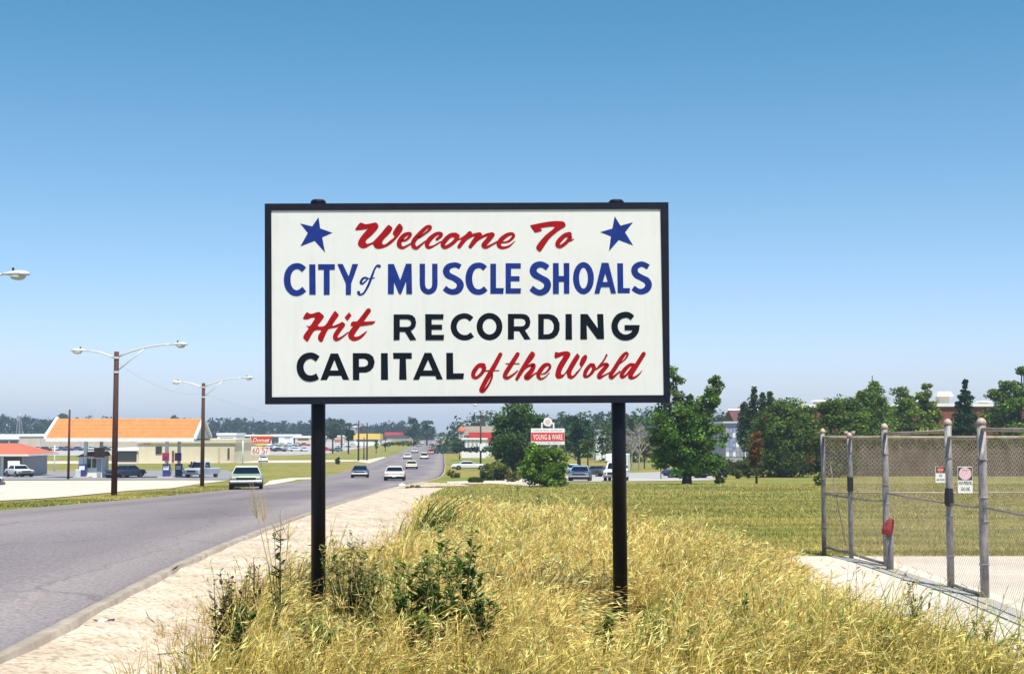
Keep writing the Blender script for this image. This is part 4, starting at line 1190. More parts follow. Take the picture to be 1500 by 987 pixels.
pole('utility_pole', 100, 702, 600, 3.4, 'plain dark wooden pole in front of the left end of the orange canopy', 'pole', M['pole_wood'])
gp = 'utility poles beyond the left sign post'
pole('utility_pole', 525, 675, 616, 2.4, 'tall dark utility pole with crossarm, leftmost of the three before the yellow canopy', 'pole', M['pole_wood'], ((.8, 2.2),), gp)
pole('utility_pole', 533, 673, 640, 1.7, 'short thin pole between the two tall utility poles', 'pole', M['bark'], (), gp)
pole('utility_pole', 537.5, 674, 619, 2.2, 'tall dark utility pole, rightmost of the three before the yellow canopy', 'pole', M['pole_wood'], ((.9, 2.0),), gp)
pole('sign_post', 564.5, 661, 642, 1.1, 'thin dark sign post with small plate in the verge left of the road', 'post', M['dark'], ((.3, 1.0),))
e = pole('utility_pole', 704, 678.5, 603, 2.4, 'wooden utility pole with white tag standing right of the far red building', 'pole', M['pole_wood'], ((.8, 1.8),))
MB().tube([(0, 0, 2.6), (0, 0, 4.0)], .24, 10).build('white_tag', M['white'], e)
lp = P(665, 648); le = empty('street_lamp', lp, 0, 'thin far street lamp beside the road left of the domed red building', 'street lamp')
tz = at(665, 622, lp.y).z - lp.z
MB().tube([(0, 0, -.3), (0, 0, tz)], .16, 8).build('pole', M['lamp_grey'], le); cobra(le, (0, 0, tz), -2.2, .3)
mp_ = P(696, 664); me_ = empty('lamp_mast', mp_, 0, 'tall thin mast carrying round white lamps behind the roadside wood', 'mast')
tz = at(696, 593, mp_.y).z - mp_.z
MB().tube([(0, 0, -.3), (0, 0, tz)], .035, 8).build('pole', M['lamp_grey'], me_)
for z_, r_ in ((tz, .75), (tz - 2.0, .5)):
    MB().tube([(0, 0, z_ - .35), (0, 0, z_ - .1), (0, 0, z_ + .15), (0, 0, z_ + .3)], [r_ * .3, r_, r_ * .9, r_ * .2], 14).build('lamp_globe', M['lamp_grey'], me_, True)
for x, yb, yt, l in ((79.5, 691, 652, 'slim white pole standing on the grass left of the dark wooden pole'), (355.5, 681, 645, 'slim white pole just left of the price sign')):
    pole('light_pole', x, yb, yt, 1.5, l, 'pole', M['white'])
for x, yt, l in ((133.5, 588, 'taller of two faint masts rising behind the orange roof'), (143, 594, 'shorter of two faint masts rising behind the orange roof')):
    pole('antenna_mast', x, 646, yt, .7, l, 'mast', M['grey_wall'])
t_ = P(28, 645); we = empty('water_tower', t_, 0, 'small distant water tower above the left treeline', 'tower')
tz = at(28, 606, t_.y).z - t_.z
for a in range(4):
    MB().tube([(2.2 * math.cos(a * 1.57 + .5), 2.2 * math.sin(a * 1.57 + .5), 0), (1 * math.cos(a * 1.57 + .5), 1 * math.sin(a * 1.57 + .5), tz - 2.4)], .16, 6).build('leg', M['grey_wall'], we)
MB().tube([(0, 0, tz - 3), (0, 0, tz - 2.4), (0, 0, tz - .6), (0, 0, tz + .4)], [.5, 1.5, 1.5, .2], 14).build('tank', M['grey_wall'], we, True)

# ================================================================== FUEL STATION
cv = P(176, 700); YC = cv.y; GZ = cv.z
c = empty('station_canopy', (at(176, 700, YC).x, YC, GZ), 0, 'fuel station canopy with bright orange gable roof and white fascia on columns', 'canopy')
cl = lambda v: (v.x - c.location.x, v.y - c.location.y, v.z - c.location.z)
e0, e1 = cl(at(68, 641, YC)), cl(at(284, 641, YC)); r0 = cl(at(84, 613, YC + 4.1)); r1 = cl(at(297.5, 614.5, YC + 4.1))
zE, zR = e0[2], r0[2]; xa, xb, D2 = e0[0], e1[0], 8.2
ra, rb = xa, xb
zR = r0[2]
NT = 26
for k in range(2):                                        # roof slopes, each laid with courses of tile
    yA, yB = (0, 4.1) if k == 0 else (8.2, 4.1)
    mb = MB(); n = 14
    for i in range(n):
        t0, t1 = i / n, (i + 1) / n
        ya, yb = yA + (yB - yA) * t0, yA + (yB - yA) * t1; za, zb = zE + (zR - zE) * t0, zE + (zR - zE) * t1
        q = [(xa, ya, za + .05), (xb, ya, za + .05), (xb, yb, zb + .0), (xa, yb, zb + .0)]
        mb.loft([q if k == 0 else q[::-1], [(x, y, z - .12) for x, y, z in (q if k == 0 else q[::-1])]])
    mb.build('roof_slope', M['orange'], c)
MB().box(xa - .05, xb + .05, -.08, -.002, zE - .42, zE - .02).build('fascia', M['white'], c)
MB().box(xa - .05, xb + .05, D2 + .002, D2 + .08, zE - .42, zE - .02).build('fascia', M['white'], c)
for x0, x1 in ((xa - .30, xa - .004), (xb + .004, xb + .30)):
    for yA, yB in ((0, 4.1), (8.2, 4.1)):
        MB().loft([[(x0, yA, zE - .15), (x1, yA, zE - .15), (x1, yA, zE + .22), (x0, yA, zE + .22)], [(x0, yB, zR - .15), (x1, yB, zR - .15), (x1, yB, zR + .22), (x0, yB, zR + .22)]]).build('rake_board', M['white'], c)
for x0, x1 in ((xa + .03, xa + .10), (xb - .10, xb - .03)):
    MB().prism([(0, 0)], 0, 0) if False else None
    MB().loft([[(x0, .1, zE - .13), (x0, 4.1, zR - .13), (x0, 8.1, zE - .13)], [(x1, .1, zE - .13), (x1, 4.1, zR - .13), (x1, 8.1, zE - .13)]]).build('gable_end', M['white'], c)
MB().box(xa + .02, xb - .02, .02, D2 - .02, zE - .40, zE - .24).build('soffit', M['white'], c)
for px_, dy, w_ in ((125, 1.2, .34), (148, 6.2, .34), (244, 1.2, .34), (262, 6.2, .34)):
    x = cl(at(px_, 690, YC + dy))[0]
    MB().box(x - w_ / 2, x + w_ / 2, dy - w_ / 2, dy + w_ / 2, -.3, zE - .41).build('column', M['lamp_grey'], c)


def at_g(px, Y): v = at(px, 690, Y); v.z = hz(Y); return v


M['pumpblue'] = mat('pump_blue', (.03, .04, .20), .4)
M['darkred'] = mat('pump_red', (.38, .02, .03), .4)
for px_, dy, lab in ((244, .4, 'fuel pump with red topped sign, the left one under the canopy'), (262, 5.4, 'fuel pump with dark blue sign, second under the canopy'), (121, .4, 'fuel pump standing at the left end of the fuel booth')):
    g = at_g(px_, YC + dy)
    p = empty('fuel_pump', (g.x, g.y, g.z + .05), 0, lab, 'fuel pump', 'fuel pumps under the canopy')
    MB().bbox(-.38, .38, -.28, .28, 0, 1.50, .04).build('cabinet', M['pumpblue'], p)
    MB().box(-.30, .30, -.30, -.281, .85, 1.3).build('dial', M['white'], p)
    MB().tube([(.40, 0, 1.1), (.55, 0, .9), (.5, 0, .3), (.40, 0, .6)], .03, 6).build('hose', M['black_trim'], p)
    MB().box(-.9, .9, -.5, .5, -.2, .12).build('island', M['concrete'], p)
    if px_ > 200:
        MB().bbox(-.36, .36, -.62, -.34, 1.85, 2.75, .02).build('sign_box', M['darkred'] if px_ < 250 else M['pumpblue'], p)
        MB().box(-.24, .24, -.627, -.621, 2.0, 2.3).build('sign_face', M['pumpblue'] if px_ < 250 else M['darkred'], p)
        MB().tube([(0, -.48, 1.5), (0, -.48, 1.86)], .05, 6).build('sign_stem', M['lamp_grey'], p)
# booth
g = at_g(137, YC + 2.6)
b_ = empty('fuel_booth', g, 0, 'small white attendant booth with brown roof and dark windows under the canopy', 'booth')
s = 1 / ppm(YC + 2.6)
MB().box(-17 * s, 17 * s, -1.3, 1.3, 0, 32 * s).build('wall', M['white'], b_)
for x0, x1 in ((-10, 1), (3, 9)):
    f = MB().box(x0 * s, x1 * s, -1.34, -1.301, 15 * s, 28 * s).build('window', M['window'], b_)
MB().box(10 * s, 16 * s, -1.34, -1.301, 1 * s, 28 * s).build('door', M['grey_wall'], b_)
MB().loft([[(-20 * s, -1.7, 31 * s), (19 * s, -1.7, 32 * s), (19 * s, 1.7, 32 * s), (-20 * s, 1.7, 31 * s)], [(-6 * s, -.6, 38 * s), (19 * s, -.6, 39 * s), (19 * s, .6, 39 * s), (-6 * s, .6, 38 * s)]]).build('roof', M['dkroof'], b_)
MB().box(7 * s, 20 * s, -1.8, -1.1, 30 * s, 44 * s).build('sign_box', mat('brown_sign', (.10, .04, .03), .6), b_)
for sx_ in (-1, 1):
    g = at_g(115 if sx_ < 0 else 160, YC + .3)
    bx = MB().bbox(-.3, .3, -.3, .3, 0, .95, .05).build('waste_drum', M['lamp_grey'] if sx_ < 0 else M['pumpblue']); bx.location = g
    tag(bx, ('pale' if sx_ < 0 else 'dark blue') + ' waste drum at the %s end of the fuel booth' % ('left' if sx_ < 0 else 'right'), 'drum')
# kiosk at the left edge
kv = P(5, 697.5); kg = empty('kiosk', kv, 0, 'low building with red hipped roof and dark glass front at the left edge', 'building')
s = 1 / ppm(kv.y)
MB().box(-70 * s, 28 * s, .0, 9, 0, 29.5 * s).build('wall', M['grey_wall'], kg)
MB().box(-69 * s, 26 * s, -.05, -.003, .5 * s, 28 * s).build('window', M['window'], kg)
for x in (-45, -2): MB().box((x - 2.3) * s, (x + 2.3) * s, -.16, -.052, 0, 29 * s).build('pillar', M['lamp_grey'], kg)
zb = 29.7 * s
MB().loft([[(-90 * s, -1.2, zb), (41 * s, -1.2, zb), (41 * s, 10.2, zb), (-90 * s, 10.2, zb)], [(-90 * s, -1.2, zb + .22), (41 * s, -1.2, zb + .22), (41 * s, 10.2, zb + .22), (-90 * s, 10.2, zb + .22)]]).build('fascia', M['white'], kg)
MB().loft([[(-90 * s, -1.19, zb + .225), (40.8 * s, -1.19, zb + .225), (40.8 * s, 10.1, zb + .225), (-90 * s, 10.1, zb + .225)], [(-55 * s, 4.3, zb + 18 * s), (2 * s, 4.3, zb + 18 * s), (2 * s, 4.6, zb + 18 * s), (-55 * s, 4.6, zb + 18 * s)]]).build('roof', M['redroof'], kg)
# price sign
pv = P(382, 684.5); ps = empty('price_sign', pv, 0, 'fuel price sign with red and yellow top and red numerals on a white pole', 'sign')
s = 1 / ppm(pv.y); up_ = lambda py: at(382, py, pv.y).z - pv.z
MB().tube([(0, .2, -.2), (0, .2, up_(650))], .13, 10).build('pole', M['white'], ps, True)
MB().prism([(-12 * s, up_(649)), (13 * s, up_(649)), (17 * s, up_(639.3)), (-15.5 * s, up_(639.3))], -.12, .12).build('top_board', M['bright_red'], ps)
MB().prism([(-15 * s, up_(639.2)), (17 * s, up_(639.2)), (17 * s, up_(637.8)), (-15 * s, up_(637.8))], -.12, .12).build('trim', M['yellow'], ps)
MB().prism([(-12 * s, up_(649.2)), (-4 * s, up_(652.6)), (4 * s, up_(652.6)), (13 * s, up_(649.2))][::-1], -.12, .12).build('yellow_wedge', M['yellow'], ps)
MB().box(-14 * s, 13 * s, -.1, .1, up_(666), up_(654)).build('price_board', M['white'], ps)
text_part('Domet', 0, -.13, up_(644.3), 25 * s, 6.2 * s, M['white'], ps, .4)
for t_, x, w_, z, h_ in (('6', -10, 4.8, 660, 9.8), ('0', -4.6, 4.8, 660, 9.8), ('9', .2, 1.8, 657, 3), ('5', 3.8, 4.6, 660, 9.8), ('7', 8.8, 4.4, 660, 9.8), ('9', 12, 1.5, 657, 3)):
    text_part(t_, x * s, -.11, up_(z), w_ * s, h_ * s, M['bright_red'], ps)

# ================================================================== PERSON AT THE PUMPS
def person(loc, rz, label):
    e = empty('person', loc, rz, label, 'person')
    V = {'pel': (0, 0, .93, .15), 'waist': (0, 0, 1.08, .135), 'chest': (0, .01, 1.28, .165), 'neck0': (0, .01, 1.43, .075), 'neck': (0, -.005, 1.50, .055), 'head0': (0, -.02, 1.57, .085), 'head1': (0, -.02, 1.68, .088), 'crown': (0, -.01, 1.74, .05),
         'sl': (-.17, .01, 1.39, .065), 'el': (-.30, -.14, 1.20, .045), 'wl': (-.36, -.36, 1.18, .032), 'sr': (.17, .01, 1.39, .065), 'er': (.24, .04, 1.12, .045), 'wr': (.23, -.06, .88, .032),
         'hl': (-.10, 0, .86, .10), 'kl': (-.14, -.04, .48, .065), 'al': (-.15, .02, .10, .045), 'tl': (-.16, -.14, .045, .04), 'hr': (.10, 0, .86, .10), 'kr': (.13, -.02, .48, .065), 'ar': (.14, .05, .10, .045), 'tr': (.15, -.11, .045, .04),
         'pl': (-.37, -.43, 1.17, .03), 'pr': (.225, -.09, .80, .03)}
    Ed = [('pel', 'waist'), ('waist', 'chest'), ('chest', 'neck0'), ('neck0', 'neck'), ('neck', 'head0'), ('head0', 'head1'), ('head1', 'crown'), ('chest', 'sl'), ('sl', 'el'), ('el', 'wl'), ('chest', 'sr'), ('sr', 'er'), ('er', 'wr'),
          ('pel', 'hl'), ('hl', 'kl'), ('kl', 'al'), ('al', 'tl'), ('pel', 'hr'), ('hr', 'kr'), ('kr', 'ar'), ('ar', 'tr'), ('wl', 'pl'), ('wr', 'pr')]
    for hnd, s_, (bx, by, bz), d in (('pl', -1, V['pl'][:3], (0, -1, -.15)), ('pr', 1, V['pr'][:3], (0, -.2, -1))):
        for f, (o, ln) in enumerate(((-.032, .07), (-.011, .08), (.011, .075), (.030, .06))):
            n = hnd + str(f); V[n] = (bx + o, by + d[1] * ln, bz + d[2] * ln, .009); Ed.append((hnd, n))
        n = hnd + 't'; V[n] = (bx - s_ * .05, by + d[1] * .03 - .01, bz + .01, .010); Ed.append((hnd, n))
    ks = list(V); me = bpy.data.meshes.new('body'); me.from_pydata([V[k][:3] for k in ks], [(ks.index(a), ks.index(b2)) for a, b2 in Ed], [])
    o = bpy.data.objects.new('body', me); COL.objects.link(o); o.parent = e
    md = o.modifiers.new('skin', 'SKIN')
    if me.skin_vertices:
        for i, k in enumerate(ks):
            me.skin_vertices[0].data[i].radius = (V[k][3], V[k][3])
        me.skin_vertices[0].data[0].use_root = True
    sb = o.modifiers.new('sub', 'SUBSURF'); sb.levels = 1; sb.render_levels = 1
    me.materials.append(M['cloth'])
    MB().tube([(0, -.02, 1.66), (0, -.015, 1.70), (0, -.01, 1.77), (0, -.01, 1.80)], [.11, .115, .10, .04], 12).build('hair', M['dark'], o, True)
    mb = MB().tube([(0, -.07, 1.55), (0, -.085, 1.60), (0, -.085, 1.66), (0, -.07, 1.70)], [.04, .062, .065, .05], 10)
    mb.add([(-.012, -.145, 1.60), (.012, -.145, 1.60), (0, -.165, 1.605), (0, -.145, 1.65)], [(0, 1, 2), (1, 3, 2), (0, 2, 3)])
    mb.build('face', M['skin'], o, True)
    return e


person(P(280, 699), R(60), 'person in dark clothes reaching towards the pickup truck beside the fuel pumps')

# ================================================================== BUILDINGS
def slab_building(name, label, x0, x1, yt, yb, depth, wall, roof=None, fascia=.5, feats=(), Y=None, cat='building', overhang=.3, rooft=None):
    b_ = P((x0 + x1) / 2, yb)
    if Y: b_ = at((x0 + x1) / 2, yb, Y); b_.z = hz(Y)
    s = 1 / ppm(b_.y)
    e = empty(name, b_, 0, label, cat)
    hx = (x1 - x0) / 2 * s; top = at(750, yt, b_.y).z - b_.z
    MB().box(-hx, hx, 0, depth, -.4, top - fascia).build('wall', wall, e)
    MB().box(-hx - overhang, hx + overhang, -overhang, depth + overhang, top - fascia + .003, top).build('roof', roof or M['white'], e)
    for nm, fx0, fx1, fy0, fy1, m in feats:
        z0, z1 = at(750, fy1, b_.y).z - b_.z, at(750, fy0, b_.y).z - b_.z; xc = (x0 + x1) / 2
        MB().box((fx0 - xc) * s, (fx1 - xc) * s, -.12, -.003, z0, z1).build(nm, m, e)
    return e


W_, wn = M['window'], 'window'
slab_building('commercial_building', 'cream block building with narrow dark openings behind the fuel canopy', 203, 343, 643, 678, 30, M['cream'], M['cream'], .8,
              [(wn, 228, 237, 654, 665, W_), ('door', 252, 255, 660, 677, M['dkroof']), ('door', 333, 336, 656, 672, M['dkroof']), ('door', 320, 322, 655, 676, M['tan']), ('sign', 210, 220, 647, 650, M['dkroof'])])
slab_building('store_entrance', 'pale porch with dark opening at the left end of the cream block building', 166, 202, 656, 677, 14, M['cream'], M['white'], .6, [('opening', 172, 200, 660, 676, W_)])
slab_building('commercial_building', 'very long low beige store wall at far left behind the row of cars', 28, 200, 635.5, 659.5, 60, M['tan'], M['white'], .8, [('joint', x, x + .8, 637.5, 658, M['grey_wall']) for x in (59, 88, 118, 146)])
slab_building('commercial_building', 'pale shop with wide white awning and dark windows behind the red roofed kiosk', -90, 27, 636, 655, 30, M['grey_wall'], M['white'], 2.0, [(wn, -60, 12, 645.5, 653, W_), (wn, 14, 26, 645.5, 653, W_)])
bl = [
    ('flat pale store with white roof just right of the cream block', 318, 345, 634, 655, M['white'], [(wn, 322, 342, 641, 645, W_)]),
    ('long white low roof behind the far parked cars', 332, 371, 631.5, 641, M['white'], [(wn, 335, 350, 635, 638, M['grey_wall'])]),
    ('low white store with dark band under its roof', 346, 396, 636.5, 648, M['white'], [(wn, 348, 366, 639, 642, W_)]),
    ('low white store with a dark entrance right of the price sign', 396, 432, 636, 650, M['white'], [(wn, 398, 408, 640, 652, W_), (wn, 417, 425, 639.5, 642, M['grey_wall'])]),
    ('pale low store touching the left sign post', 430, 470, 638.5, 650, M['cream'], [(wn, 436, 452, 642, 644.5, M['dkroof'])]),
    ('small cream store with reddish brown front right of the left sign post', 490, 504, 637, 648, M['cream'], [(wn, 490, 502, 643, 648, M['redroof'])]),
    ('grey tower like block with white roof behind the utility poles', 505, 521, 623.5, 646, M['grey_wall'], []),
]
for lab, x0, x1, yt, yb, m, fe in bl: slab_building('commercial_building', lab, x0, x1, yt, yb, 20, m, M['white'], .9, fe)
slab_building('yellow_canopy', 'bright yellow flat canopy far off behind the utility poles', 519, 556, 635, 652, 12, M['white'], M['yellow'], 2.6, [(wn, 522, 552, 642, 646, W_)], cat='canopy')
slab_building('commercial_building', 'low far building with bright red fascia left of the road', 564, 603, 633, 645, 20, M['grey_wall'], M['bright_red'], 1.5, [(wn, 566, 600, 637.5, 642, M['dkroof'])])
slab_building('commercial_building', 'small dark red shop left of the far red fascia', 553, 566, 637, 645, 12, M['dkroof'], M['dkroof'], 1.0)


def gable(name, label, x0, x1, ye, yt, yb, wall, roof, dep=9, feats=(), cat='house', axis='y', Y=None):
    b_ = P((x0 + x1) / 2, yb)
    if Y: b_ = at((x0 + x1) / 2, yb, Y); b_.z = hz(Y)
    s = 1 / ppm(b_.y); e = empty(name, b_, 0, label, cat); hx = (x1 - x0) / 2 * s
    ze, zt = at(750, ye, b_.y).z - b_.z, at(750, yt, b_.y).z - b_.z
    MB().prism([(-hx, -.4), (hx, -.4), (hx, ze), (0, zt - .1), (-hx, ze)], 0, dep).build('wall', wall, e)
    for sg in (-1, 1):
        k = (zt - ze) / hx; ov = .4
        q = [(0, zt - .08), (sg * (hx + ov), ze - k * ov - .08 + .02), (sg * (hx + ov), ze - k * ov + .2), (0, zt + .2)]
        MB().prism(q, -.4, dep + .4).build('roof', roof, e)
    for nm, fx0, fx1, fy0, fy1, m in feats:
        z0, z1 = at(750, fy1, b_.y).z - b_.z, at(750, fy0, b_.y).z - b_.z; xc = (x0 + x1) / 2
        MB().box((fx0 - xc) * s, (fx1 - xc) * s, -.1, -.003, z0, z1).build(nm, m, e)
    return e


gable('house', 'small pale gabled building at the far left of the road end', 612, 620, 632.5, 627.5, 641, M['cream'], M['tan'], 8)
gable('house', 'small white gabled house between the trees left of the right sign post', 873, 888, 634, 627.5, 646, M['white'], M['tan'], 9, [(wn, 876, 879, 637, 641, M['grey_wall']), (wn, 882, 885, 637, 641, M['grey_wall'])], Y=330)
# domed red cupola building and neighbours right of the road
cb = at(676, 644, 400); cb.z = hz(400); ce = empty('restaurant', cb, 0, 'small restaurant with red domed cupola beside the far right of the road', 'building'); s = 1 / ppm(cb.y); uz = lambda py: at(750, py, cb.y).z - cb.z
MB().box(-4 * s, 4 * s, 0, 8 * s, -.3, uz(631)).build('wall', M['cream'], ce)
MB().tube([(0, 4 * s, uz(631.5)), (0, 4 * s, uz(629.5)), (0, 4 * s, uz(627)), (0, 4 * s, uz(625)), (0, 4 * s, uz(623.5))], [7 * s, 6.3 * s, 4.5 * s, 2 * s, .3 * s], 8).build('roof', M['redroof'], ce)
MB().box(-2.5 * s, 2.5 * s, -.1, -.003, uz(640), uz(633)).build('window', M['grey_wall'], ce)
slab_building('commercial_building', 'two storey tan building with a row of pillars behind the bright red roof', 681, 724, 624, 646, 16, M['grey_wall'], M['tan'], 2.6, [('pillar', x, x + 1.4, 629, 642, M['cream']) for x in (682, 689, 696, 704, 711, 718)], Y=405)
slab_building('commercial_building', 'white shop with bright red sloping roof right of the far road', 688, 724, 633, 651, 14, M['white'], M['bright_red'], 2.2, [(wn, 690, 722, 641, 644, M['grey_wall'])], Y=385)
slab_building('low_wall_building', 'low white wall with grey panels behind the small round shrub', 676, 712, 641.5, 655, 6, M['white'], M['white'], .4, [('panel', x, x + 3, 643.5, 652, M['lotpale']) for x in (679, 685, 691, 697, 703)], Y=360)

# blue panelled block and brick buildings behind the right trees
bb = slab_building('office_block', 'blue and white panelled office front beside the tall leafy tree', 1063, 1098.5, 617, 682, 14, M['grey_wall'], M['lamp_grey'], .25, (), Y=190)
bl0 = bb.location; s = 1 / ppm(190)
rr2 = random.Random(5)
for i in range(7):
    for j in range(7):
        x = (-17.2 + 4.9 * i) * s; z = at(750, 626.5 + 7 * j, 190).z - bl0.z
        m = M['bluepanel'] if rr2.random() < .62 else (M['white'] if rr2.random() < .35 else M['grey_wall'])
        MB().box(x + .03, x + 4.9 * s - .05, -.06, -.004, z, z + 6.6 * s).build('panel', m, bb)
MB().box(-17.4 * s, 17.4 * s, -.1, -.004, at(750, 625, 190).z - bl0.z, at(750, 620, 190).z - bl0.z).build('fascia', mat('pale_blue_fascia', (.30, .34, .52), .5, var=.2, scale=3), bb)
# dark red sloping roof building
dv = at(1125, 700, 235); dv.z = hz(235); de = empty('shop_building', dv, 0, 'building with dark red roof and pale ridge line left of the big round tree', 'building')
s = 1 / ppm(235); uz = lambda py: at(750, py, 235).z - dv.z
MB().box(-49 * s, 60 * s, .3, 12, -.4, uz(617)).build('wall', M['brick'], de)
MB().loft([[(-49 * s, 0, uz(617)), (60 * s, 0, uz(616)), (60 * s, 6, uz(597.5)), (-49 * s, 6, uz(600))], [(-49 * s, 12, uz(617)), (60 * s, 12, uz(616)), (60 * s, 6.1, uz(597.5)), (-49 * s, 6.1, uz(600))]]).build('roof', M['dkroof'], de)
MB().tube([(-49 * s, 5.9, uz(599.5)), (60 * s, 5.9, uz(597))], .12, 6).build('ridge', M['lamp_grey'], de)
for x in (-42, -20, 5): MB().tube([(x * s, -.08, uz(616)), ((x + 16) * s, 5.95, uz(598.5))], .09, 6).build('roof_seam', M['white'], de)
MB().box(-30 * s, -12 * s, -.3, .28, uz(619), uz(612)).build('porch_roof', M['white'], de)
# long brick building
bk = slab_building('brick_building', 'long red brick building with white roof edge behind the right hand trees', 1290, 1560, 590.5, 700, 25, M['brick'], M['white'], .5, (), Y=215)
bkl = bk.location; s = 1 / ppm(222)
def rt(px, py, w, name, lab, cat):
    x = (px - 750) * s; z = at(750, 590.5, 215).z
    e = empty(name, (x, 222, z), 0, lab, cat)
    h = (590.5 - py) / ppm(222)
    MB().box(-w * s * .6, w * s * .6, -1, 1, 0, h * .62).build('housing', M['tan'], e)
    MB().loft([[(-w * s, -1.6, h * .62), (w * s, -1.6, h * .62), (w * s, 1.6, h * .62), (-w * s, 1.6, h * .62)], [(-w * s * .75, -1.1, h), (w * s * .75, -1.1, h), (w * s * .75, 1.1, h), (-w * s * .75, 1.1, h)]]).build('hood', M['white'], e)
rt(1380, 572.5, 12, 'roof_vent', 'large white hooded vent on the brick building roof left of the dark conifer', 'vent')
rt(1334, 583, 9, 'roof_vent', 'low white vent on the brick roof behind the pale pines', 'vent')
rt(1199, 585, 10, 'roof_vent', 'low white vent showing above the round trees', 'vent')
rt(1440, 586, 8, 'roof_vent', 'flat white vent on the brick roof right of the dark conifer', 'vent')
bk2 = slab_building('brick_building', 'brown brick block largely hidden behind the round trees', 1165, 1250, 592, 700, 15, M['brick'], M['white'], .5, (), Y=218)
# brown wall behind the lawn
wv = at(1350, 697.5, 100); gz = P(1350, 697.5)
bw = empty('garden_wall', gz, 0, 'long low brown masonry wall behind the lawn seen through the fence', 'wall'); s = 1 / ppm(gz.y)
hw = at(750, 656, gz.y).z - gz.z
x_ = -138 * s; k = 0
while x_ < 330 * s:
    MB().box(x_, x_ + 2.38, (.0 if k % 2 else .03), .4, -.3, hw + (.0 if k % 2 else .02)).build('panel', M['brownwall'], bw); x_ += 2.4; k += 1
for j in range(1, 7):
    MB().box(-138 * s, 330 * s, -.03, -.002, hw * j / 7, hw * j / 7 + .05).build('course', mat('wall_course', (.15, .11, .07), .8, var=.2, scale=2) if j == 1 else bpy.data.materials['wall_course'], bw)

# small sign of the hardware store
yv = at(802.5, 700, 120); yv.z = hz(120)
ys = empty('store_sign', yv, 0, 'white and red store sign with round emblem on top rising above the leafy bush', 'sign'); s = 1 / ppm(120)
uz = lambda py: at(750, py, 120).z - yv.z
for x in (-16, 16): MB().tube([(x * s, .15, -.2), (x * s, .15, uz(630))], .09, 8).build('post', M['white'], ys)
MB().box(-24.5 * s, 24.5 * s, -.1, .1, uz(651), uz(627.2)).build('board', M['white'], ys)
MB().box(-24.2 * s, 24.2 * s, -.115, -.101, uz(646), uz(633.3)).build('red_band', M['bright_red'], ys)
for x in (-8.6, 8.6): MB().box((x - 1) * s, (x + 1) * s, -.08, .08, uz(627), uz(618.8)).build('bracket', M['white'], ys)
MB().box(-9.6 * s, 9.6 * s, -.07, .07, uz(620.6), uz(618.8)).build('bracket', M['white'], ys)
d = MB(); d.loft([[(6.4 * s * math.cos(t * math.pi / 12), y, uz(617.8) + 6.4 * s * math.sin(t * math.pi / 12)) for t in range(24)] for y in (.12, -.12)]); d.build('disc', M['white'], ys)
d = MB(); d.loft([[(3.9 * s * math.cos(t * math.pi / 12), y, uz(617.8) + 3.9 * s * math.sin(t * math.pi / 12)) for t in range(24)] for y in (-.121, -.13)]); d.build('emblem', M['pink'], ys)
text_part('INDUSTRIAL SUPPLIES', 0, -.105, uz(630.4), 42 * s, 2.6 * s, M['grey_wall'], ys)
text_part('YOUNG & WARE', 0, -.12, uz(639.8), 43 * s, 8 * s, M['white'], ys)
text_part('BUILDING MATERIALS', 0, -.105, uz(648.5), 40 * s, 2.4 * s, M['grey_wall'], ys)

# ================================================================== TREES
def leaves(ells, n, size, col, rng, clumps=60, flat=.5, vary=.25, spread=.22):
    """ells: (cx,cy,cz,rx,ry,rz); returns V, F, colours of leaf quads gathered in clumps"""
    vol = np.array([e[3] * e[4] * e[5] for e in ells])**.5; pr = vol / vol.sum()
    which = rng.choice(len(ells), clumps, p=pr); E = np.array(ells)[which]
    d = rng.normal(size=(clumps, 3)); d /= np.linalg.norm(d, axis=1)[:, None]
    rad = rng.uniform(.15, .95, clumps)**.5
    cc_ = E[:, :3] + d * E[:, 3:] * rad[:, None]
    mr = E[:, 3:].mean(1); cr = (mr * .6 + np.median(np.array(ells)[:, 3:].mean(1)) * .4) * spread * rng.uniform(.8, 1.6, clumps)
    ct = rng.normal(0, vary, clumps)
    k = rng.integers(0, clumps, n)
    off = rng.normal(size=(n, 3)) * .52; off /= np.maximum(1, np.linalg.norm(off, axis=1) / .95)[:, None]
    off[:, 2] *= .75
    c0 = cc_[k] + off * cr[k][:, None] * 1.25
    a = rng.normal(size=(n, 3)); a[:, 2] *= flat; a /= np.linalg.norm(a, axis=1)[:, None]
    b2 = np.cross(a, rng.normal(size=(n, 3))); b2 /= np.linalg.norm(b2, axis=1)[:, None]
    s_ = size * rng.uniform(.45, 1.5, (n, 1))
    V = np.stack([c0 - a * s_, c0 + b2 * s_ * .55, c0 + a * s_, c0 - b2 * s_ * .55], 1).reshape(-1, 3)
    Fq = np.arange(n * 4).reshape(n, 4)
    br = np.exp(ct[k] + rng.normal(0, .18, n))
    C = np.array(col)[None] * br[:, None] * np.array([1.75, 1.45, 1.15])
    warm = rng.normal(0, .12, n); C[:, 0] *= 1 + warm; C[:, 2] *= 1 - warm
    return V, Fq, np.repeat(np.clip(C, .004, .8), 4, 0)


